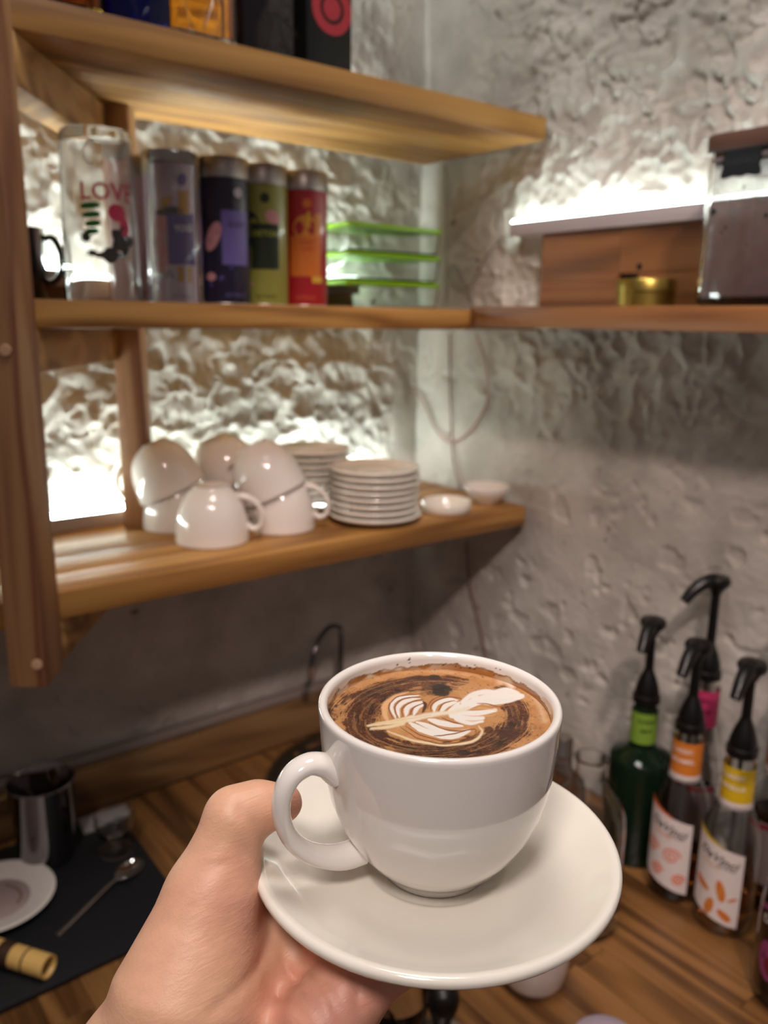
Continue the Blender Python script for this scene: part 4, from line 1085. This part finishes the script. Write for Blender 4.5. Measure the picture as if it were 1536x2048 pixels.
def flat_front(V2F, y): return [(v[0], y - (v[2] if len(v) > 2 else 0), v[1]) for v in V2F[0]], V2F[1]
ex_, ez_ = min(ec[0] - (bx0 + bx1) / 2, (bx1-bx0)/2 - .0275), ec[2] - ZTT
rd = mat('red_foil', '#a8323c', .4)
part('emblem', flat_front(join(stroke([(ex_ + .0215 * a, ez_ + .0215 * b) for a, b in RING], .0055), blob(ex_, ez_, .012, .012, 0, 32)), -.0004), rd, bb, False, label='red ring emblem')

# ------------------------------------------------------------------ syrup bottles with pumps
CLEARB = mat('bottle_plastic', (.93, .93, .92, 1), .03, trans=1, ior=1.35)
AMBS = mat('amber_syrup', '#dd8a34', .02, trans=1, ior=1.34); REDS = mat('red_syrup', '#8a1420', .02, trans=1, ior=1.34); BRNS = mat('brown_syrup', '#8a5226', .02, trans=1, ior=1.34)
PAPER = mat('label_paper', '#d8cdc9', .5)
syr_g = 'syrup bottles with pumps'
def syrup(label, p, r, neck_m, neck_txt, txt_m, nozzle, liq, lvl, body_m=CLEARB, face=0.0, htop=.329, label_fn=None, white_foot=True, kind='round'):
    t = thing('syrup_bottle', label, 'bottle', (p[0], p[1], ZC + .0006), group=syr_g)
    s = htop / .345
    def Z(v): return v * s
    if kind == 'round':
        out = [(0, .002), (r * .6, .002), (r * .86, 0), (r * .97, .006), (r, .018), (r, Z(.085)), (r * .985, Z(.115)), (r * .90, Z(.136)), (r * .72, Z(.152)), (.0185, Z(.166)), (.0172, Z(.176)), (.0168, Z(.215)), (.0135, Z(.222)), (.0135, Z(.232))]
    else:
        out = [(0, .002), (r * .7, .002), (r * .95, 0), (r, .006), (r, Z(.140)), (r * .985, Z(.147)), (r * .93, Z(.1515)), (r * .6, Z(.157)), (.0165, Z(.163)), (.0160, Z(.215)), (.0135, Z(.222)), (.0135, Z(.232))]
    inn = [(max(q[0] - .0014, 0), q[1] + (.0016 if q[1] < .02 else 0)) for q in out[::-1]][:-1] + [(0, .0036)]
    part('bottle_body', lathe(out + inn, 56), body_m, t, True, angle=50)
    if liq:
        lq = [(0, .0045)] + [(max(q[0] - .0022, 0), max(q[1], .0045)) for q in out[2:] if q[1] < Z(lvl)] + [(r * .97 - .0022 if lvl < .12 else .015, Z(lvl)), (0, Z(lvl))]
        part('syrup', lathe(lq, 48), liq, t, True, angle=50)
    a = math.atan2(-p[1], -p[0]) + face
    rn = .0178 if kind == 'round' else .0168
    nl = part('neck_label', wrap(patch(-.042 if neck_m else 0, .042, Z(.172), Z(.216), 30, 2), rn, a), neck_m, t, True)
    if white_foot: part('neck_band', wrap(patch(-.042, .042, Z(.163), Z(.1725), 30, 1), rn + .0006, a), PAPER, t, True)
    if neck_txt:
        tt = [wrap(text2d(w_, sz_, -.002, Z(.205 - i * .0095 - (.004 if i else 0)), .0004, bold=.0001), rn + .0003, a) for i, (w_, sz_) in enumerate(neck_txt)]
        part('lettering', join(*tt), txt_m, nl, False)
    part('pump_collar', sh(lathe([(0, 0), (.0142, 0), (.0172, .002), (.0172, .011), (.0150, .0125), (.0150, .018), (.0130, .026), (.0105, .034), (.0075, .041), (.0058, .046), (0, .046)], 32), (0, 0, Z(.226))), BLACKP, t, True, angle=30)
    part('pump_stem', lathe([(0, Z(.226) + .045), (.0056, Z(.226) + .045), (.0052, Z(.345) - .018), (0, Z(.345) - .018)], 20), BLACKP, t, True)
    zt = Z(.345)
    part('pump_head', join(sh(lathe([(0, 0), (.0065, 0), (.0095, .006), (.0150, .012), (.0162, .017), (.0140, .0215), (0, .023)], 28), (0, 0, zt - .022)), xf(tube(smooth_path([(.004, 0, -.006), (.018, 0, -.008), (.032, 0, -.017), (.043, 0, -.030)], 6), list(np.linspace(.0100, .0062, 19)), 14, up=(0, 1, 0), flat=.95), Matrix.Translation((0, 0, zt)) @ Matrix.Rotation(nozzle, 4, 'Z'))), BLACKP, t, True)
    part('dip_tube', lathe([(0, .02), (.0028, .02), (.0028, Z(.225)), (0, Z(.225))], 10), mat('dip_tube', '#6f6a66', .4), t, True)
    if label_fn: label_fn(t, r, a, s)
    return t
def front_label(color_m, motif):
    def fn(t, r, a, s):
        W = r * 1.05
        lo_ = lambda q: .030 - (q + W) * .26; hi_ = lambda q: .122 - (q + W) * .22
        t = part('front_label', wrap(patch(-W, W * .75, lo_, hi_, 20, 2), r + .0004, a), PAPER, t, True)
        part('print', wrap(patch(-W, W * .1, lambda q: .122 - (q + W) * .22 - .0005, lambda q: .130 - (q + W) * .42, 8, 1, .0001), r + .0004, a), color_m, t, False)
        part('lettering', wrap(text2d('DaVinci', .0145, -W * .10, .107 - W * .22, .0008, rot=-.22, shear=.25, bold=.0002), r, a), DKI, t, False)
        part('lettering', wrap(text2d('GOURMET', .0045, W * .2, .098 - W * .24, .0008, rot=-.22), r, a), DKI, t, False)
        motif(t, r, a, W)
    return fn
SWR = mat('swirl_orange', '#dd6a3c', .45); LEAFM = mat('leaf_orange', '#c8702a', .45)
def swirls(t, r, a, W):
    L = []
    for (s_, z_, q_) in ((-W * .62, .068, .010), (W * .12, .064, .011), (-W * .35, .040, .0085), (W * .42, .034, .008)):
        pts = [(s_ + q_ * (1 - k / 34) * math.cos(k * .42), z_ + q_ * (1 - k / 34) * math.sin(k * .42)) for k in range(31)]
        L.append(wrap(stroke(pts, .0010, .0008), r, a))
    L.append(wrap(text2d('CARAMEL', .006, -W * .3, .090, .0008, rot=-.22), r, a))
    part('print', join(*L), SWR, t, False, label='orange swirl drawings')
def leaves(t, r, a, W):
    L = [wrap(blob(s_, z_, rx, rz, .0008, 20, rot), r, a) for s_, z_, rx, rz, rot in ((-W * .55, .060, .0115, .0042, -.5), (W * .12, .060, .0135, .0048, -1.35), (-W * .2, .036, .0115, .005, 1.35), (W * .30, .030, .0095, .0045, -.7), (W * .5, .052, .006, .0018, .4))]
    part('print', join(*L), LEAFM, t, False, label='orange leaf drawing')
    part('print', join(*[wrap(stroke([(s_, z_), (s2, z2)], .0004, .0011), r, a) for s_, z_, s2, z2 in ((W * .06, .048, W * .16, .070), (-W * .2, .028, -W * .2, .045))], wrap(text2d('VANILLA', .006, -W * .3, .090, .0011, rot=-.22), r, a)), mat('ink_gold', '#c9a050', .4), t, False)
ORN = mat('neck_orange', '#cf7a2c', .45); YLN = mat('neck_yellow', '#d2ae1c', .45); GRN = mat('neck_green', '#7a9c38', .45); PKN = mat('neck_pink', '#b93662', .45); BRN = mat('neck_brown', '#9a5218', .45)
camdir = lambda p: math.atan2(-p[1], -p[0])
pO_, pY_, pG_ = (.847, .478), (.842, .410), (.869, .554)
syrup('clear syrup bottle, orange neck label, swirls on its front label, black pump', pO_, .0330, ORN, [('CLASSIC', .0078), ('CARAMEL', .0078)], WHI, camdir(pO_) - .35, AMBS, .060, face=-.30, label_fn=front_label(SWR, swirls))
syrup('clear syrup bottle, yellow neck label, leaves on its front label, black pump', pY_, .0330, YLN, [('CLASSIC', .0078), ('VANILLA', .0078)], WHI, camdir(pY_) - .30, AMBS, .060, face=-.25, label_fn=front_label(YLN, leaves))
syrup('dark green syrup bottle with lime neck label and black pump', pG_, .0400, GRN, [('CLASSIC', .006), ('MINT', .006)], DGR, camdir(pG_) - .25, BRNS, .13, body_m=mat('green_glass', '#2f5236', .06, trans=.85, ior=1.4), face=.35, kind='flat', white_foot=False)
pP_ = (.918, .503)
def nolab(t, r, a, s): part('front_label', wrap(patch(-.028, .028, .04, .12, 16, 2), r + .0004, a), mat('label_taupe', '#8c7a74', .5), t, True); part('print', wrap(patch(-.028, .028, .112, .118, 16, 1, .0003), r + .0004, a), mat('label_red', '#8c2030', .5), t, False)
syrup('tallest syrup bottle with a bright pink neck label, close to the wall', pP_, .0285, PKN, [('CLASSIC', .006), ('FLAVOUR', .006)], NAV, camdir(pP_) - .95, BRNS, .09, face=-.05, htop=.388, label_fn=nolab, white_foot=False)
pB_ = (.914, .396)
syrup('syrup bottle with a brown neck label behind the yellow labelled one', pB_, .0285, BRN, [('CLASSIC', .0072), ('HAZEL', .0072)], WHI, camdir(pB_) - .5, BRNS, .12, face=-.2, htop=.372, label_fn=nolab)
def dark_lab(t, r, a, s):
    part('print', wrap(patch(-.036, .034, lambda q: .115 + q * .2, lambda q: .121 + q * .2, 12, 1, .0004), r, a), mat('ink_magenta', '#8a3a68', .4), t, False)
    part('print', wrap(join(blob(-.020, .055, .0115, .022, .0004, 24, .15)), r, a), mat('ink_magenta'), t, False, label='magenta fruit drawing')
    part('print', wrap(blob(-.016, .050, .0065, .011, .0008, 20, .3), r, a), mat('ink_dark_red', '#6a1620', .4), t, False)
    part('lettering', wrap(text2d('DaVinci', .0125, -.012, .099, .0006), r, a), WHI, t, False)
pK_ = (.792, .306)
syrup('black syrup bottle with magenta fruit print at the right edge of the frame', pK_, .0365, mat('neck_black', '#15100f', .4), None, WHI, camdir(pK_) - 1.2, None, .1, body_m=mat('black_glass', '#0c080b', .08, coat=.5), face=-.1, label_fn=dark_lab, white_foot=False)

# clear carafe and a steel-capped bottle behind the saucer
pc_ = onz(1158, 1838, ZC)
car = thing('glass_carafe', 'empty clear glass carafe partly hidden by the right side of the saucer', 'bottle', (pc_[0], pc_[1], ZC + .0006))
oc = [(0, .003), (.030, .003), (.040, 0), (.0435, .006), (.0440, .030), (.0440, .125), (.0420, .145), (.034, .163), (.022, .178), (.0165, .190), (.0160, .206), (.0185, .2085), (.0188, .2120)]
part('carafe_body', lathe(oc + [(.0168, .212), (.0145, .206), (.0150, .190), (.0205, .1772), (.0325, .162), (.0402, .144), (.0422, .124), (.0422, .03), (.040, .009), (0, .006)], 56), GLASS, car, True, angle=60)
ps_ = tuple(onz(1128, 1474, ZC + .187)[:2])
sb = thing('capped_bottle', 'slender clear bottle with a steel cap directly behind the cup rim', 'bottle', (ps_[0], ps_[1], ZC + .0006)); sb.scale = (1, 1, .87)
part('bottle_body', lathe([(0, .002), (.026, .002), (.030, 0), (.031, .005), (.031, .13), (.026, .15), (.012, .168), (.0105, .2), (.0092, .2), (.0105, .168), (.0245, .149), (.0295, .129), (.0295, .007), (0, .005)], 40), mat('grey_glass', '#c8c2c0', .05, trans=1, ior=1.4), sb, True)
part('cap', sh(lathe([(.0112, 0), (.0125, .001), (.0125, .006), (.0115, .0075), (.0115, .026), (.0095, .030), (0, .031)], 32), (0, 0, .186)), STEEL, sb, True)

# ------------------------------------------------------------------ slate and what lies on it
sl0 = (.05, .779); 
slate = part('slate_mat', bev(prism([(-.22, .795), (.243, .779), (.352, .868 + .0), (.356, 1.045), (-.22, 1.066)] if 0 else [(-.20, .779), (.345, .779), (.352, 1.050), (-.20, 1.055)], ZC + .0006, ZC + .0068), .0012), mat('black_slate', '#14161a', .5, bump=.5, bscale=120), None, True)
tag(slate, 'matt black slate mat lying on the worktop at the left', 'mat'); ZS = ZC + .0070
pS = onz(110, 1712, ZS)
shk = thing('shaker_tin', 'open polished steel shaker cup standing on the slate', 'cup', (.243, 1.000, ZS))
part('shaker_wall', lathe([(0, .0), (.031, 0), (.033, .002), (.0405, .108), (.0412, .109), (.0405, .1105), (.0395, .109), (.0320, .004), (0, .003)], 64), mat('polished_steel', '#8f8a8a', .10, metal=1), shk, True)
pG1 = onz(172, 1735, ZS)
jg = thing('egg_glass', 'small clear stemmed glass on the slate between shaker and spoon', 'glass', (.318, .958, ZS))
part('glass_bowl', lathe([(0, .001), (.020, .001), (.0215, 0), (.0215, .0016), (.006, .004), (.0045, .010), (.010, .018), (.022, .028), (.0255, .042), (.0245, .056), (.0235, .0562), (.0242, .042), (.0210, .030), (.008, .020), (0, .018)], 48), GLASS, jg, True, angle=60)
pap = part('folded_cloth', bev(([( -.035, -.015, 0), (.035, -.015, 0), (.038, .016, 0), (-.033, .018, 0), (-.034, -.014, .006), (.034, -.013, .004), (.036, .015, .005), (-.032, .017, .008)], [(3, 2, 1, 0), (4, 5, 6, 7), (0, 1, 5, 4), (1, 2, 6, 5), (2, 3, 7, 6), (3, 0, 4, 7)]), .0015), mat('grey_cloth', '#a7a29f', .9, bump=.6), None, True)
pc2 = onz(212, 1640, ZS); pap.location = (.330, 1.030, ZS); tag(pap, 'folded pale grey cloth at the back corner of the slate', 'cloth')
# small plate with mauve stained well
pl = thing('small_plate', 'white plate with mauve stained centre cut by the left edge of the frame', 'plate', (.168, .945, ZS))
part('plate_body', lathe([(0, .004), (.036, .004), (.040, .005), (.050, .0075), (.062, .0115), (.065, .0122), (.0668, .0112), (.062, .008), (.045, .0022), (.038, 0), (0, 0)], 72), PORC, pl, True, angle=60)
stn = part('stain', sh(lathe([(0, .0006), (.037, .0006), (.0385, 0)], 60), (0, 0, .0042)), mat('mauve_glaze', '#b3a09c', .35, bump=.2, bscale=60), pl, True, label='mauve tinted centre')
part('drip', [(v[0], v[1], .0052) for v in stroke([(.020, -.020), (.027, -.008), (.026, .008), (.018, .022)], .0014)[0]] and ([(v[0], v[1], .0052) for v in stroke(spl([(.018, -.022), (.026, -.010), (.025, .006), (.016, .022)]), .0015)[0]], stroke(spl([(.018, -.022), (.026, -.010), (.025, .006), (.016, .022)]), .0015)[1]), mat('coffee_stain', '#8a7362', .4), pl, False, label='thin brown coffee stain')
# spoon
s0 = onz(258, 1748, ZS); s1 = onz(112, 1874, ZS); dsp = (s1 - s0); Ls_ = float(np.linalg.norm(dsp[:2])); asp_ = math.atan2(dsp[1], dsp[0])
sp = thing('teaspoon', 'steel teaspoon lying diagonally on the black slate', 'spoon', (s0[0], s0[1], ZS), (0, 0, asp_))
V = []; F = []; nu, nv = 16, 28
for i in range(nu + 1):
    rr1 = i / nu
    for k in range(nv):
        a = 2 * PI * k / nv; V.append((.0215 * rr1 * math.cos(a), .0135 * rr1 * math.sin(a) * (1 - .12 * math.cos(a)), .0010 + .0062 * rr1 ** 2.2))
for i in range(nu):
    for k in range(nv): F.append((i * nv + k, (i + 1) * nv + k, (i + 1) * nv + (k + 1) % nv, i * nv + (k + 1) % nv))
bo = part('spoon_bowl', (V, F), CHROME, sp, True); so = bo.modifiers.new('thick', 'SOLIDIFY'); so.thickness = .0008; so.offset = 0
part('spoon_handle', tube(smooth_path([(.0200, 0, .0072), (.030, 0, .0085), (Ls_ * .5, 0, .0062), (Ls_ * .9, 0, .0022), (Ls_, 0, .0020)], 8), list(np.interp(np.linspace(0, 1, 33), [0, .15, .6, 1], [.0016, .0014, .0016, .0015])), 12, flat=list(np.interp(np.linspace(0, 1, 33), [0, .2, .8, 1], [1.2, 1.3, 2.0, 2.6]))), CHROME, sp, True)
# bamboo piece
b0 = onz(98, 1935, ZS + .012); b1 = onz(-60, 1885, ZS + .012); db = b1 - b0; bl = float(np.linalg.norm(db)); ab_ = math.atan2(db[1], db[0])
bam = thing('bamboo_tube', 'short bamboo tube with dark bands lying on the slate at lower left', 'tube', (b0[0], b0[1], ZS + .0126), (0, 0, ab_))
MB_ = Matrix.Rotation(PI / 2, 4, 'Y')
BAM = wood('bamboo', '#a87c38', '#cfa258', '#e0b96e', 0, ring=.5)
part('bamboo_wall', xf(lathe([(.0122, 0), (.0120, .028), (.0125, .030), (.0122, .032), (.0121, bl), (.009, bl), (.009, .002), (.0105, 0), (.0122, 0)], 36), MB_), BAM, bam, True)
for q_ in (.026, .045): part('dark_band', xf(lathe([(.0126, q_), (.0129, q_ + .0008), (.0126, q_ + (.0022 if q_ < .04 else .016))], 36), MB_), mat('burnt_brown', '#3a2412', .6), bam, True, label='dark burnt band')
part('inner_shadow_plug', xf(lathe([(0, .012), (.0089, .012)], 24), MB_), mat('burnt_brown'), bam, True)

# ------------------------------------------------------------------ things on the worktop below the saucer
pw = onz(1064, 1962, ZC)
wc = thing('white_pot', 'small plain white pot standing on the worktop under the saucer', 'pot', (pw[0], pw[1], ZC + .0006))
part('pot_body', lathe([(0, .001), (.022, 0), (.030, .004), (.0345, .014), (.0370, .035), (.0380, .062), (.0365, .063), (.0350, .036), (.030, .014), (0, .006)], 48), mat('pinkish_glaze', '#cdbfba', .25, coat=.4), wc, True)
pv = onz(1215, 2086, ZC + .05)
lv = thing('lilac_cup', 'round pale lilac lid top cut by the bottom edge of the frame', 'jar', (pv[0], pv[1], ZC + .0006))
part('jar_body', lathe([(0, 0), (.028, 0), (.030, .002), (.030, .040), (0, .040)], 48), mat('lilac_plastic', '#a89aa8', .4), lv, True)
part('lid', sh(lathe([(.0305, 0), (.0315, .001), (.0315, .009), (.029, .0115), (.015, .0145), (0, .015)], 48), (0, 0, .0405)), mat('lilac_plastic'), lv, True)
for (px, py, rr2, hh2, lb) in ((790, 1985, .031, .085, 'clear drinking glass on the worktop below the fingers'), (735, 2050, .026, .085, 'clear drinking glass half out of frame at the bottom')):
    q_ = onz(px, py, ZC + hh2)
    gl = thing('drinking_glass', lb, 'glass', (q_[0], q_[1], ZC + .0006))
    part('glass_wall', lathe([(0, 0), (rr2 * .8, 0), (rr2 * .84, .002), (rr2, hh2 - .001), (rr2 - .0008, hh2), (rr2 - .0016, hh2 - .001), (rr2 * .84 - .0016, .009), (0, .008)], 48), GLASS, gl, True)
q_ = onz(885, 2010, ZC + .05)
tm = thing('coffee_tamper', 'black knobbed coffee tamper on the worktop below the saucer', 'tamper', (q_[0], q_[1], ZC + .0006))
part('tamper_base', lathe([(0, 0), (.0285, 0), (.029, .001), (.029, .008), (.026, .010), (0, .012)], 40), STEEL, tm, True)
part('grip', sh(lathe([(.010, 0), (.0085, .010), (.009, .022), (.014, .034), (.0165, .045), (.0150, .055), (.009, .061), (0, .062)], 36), (0, 0, .0110)), BLACKP, tm, True)
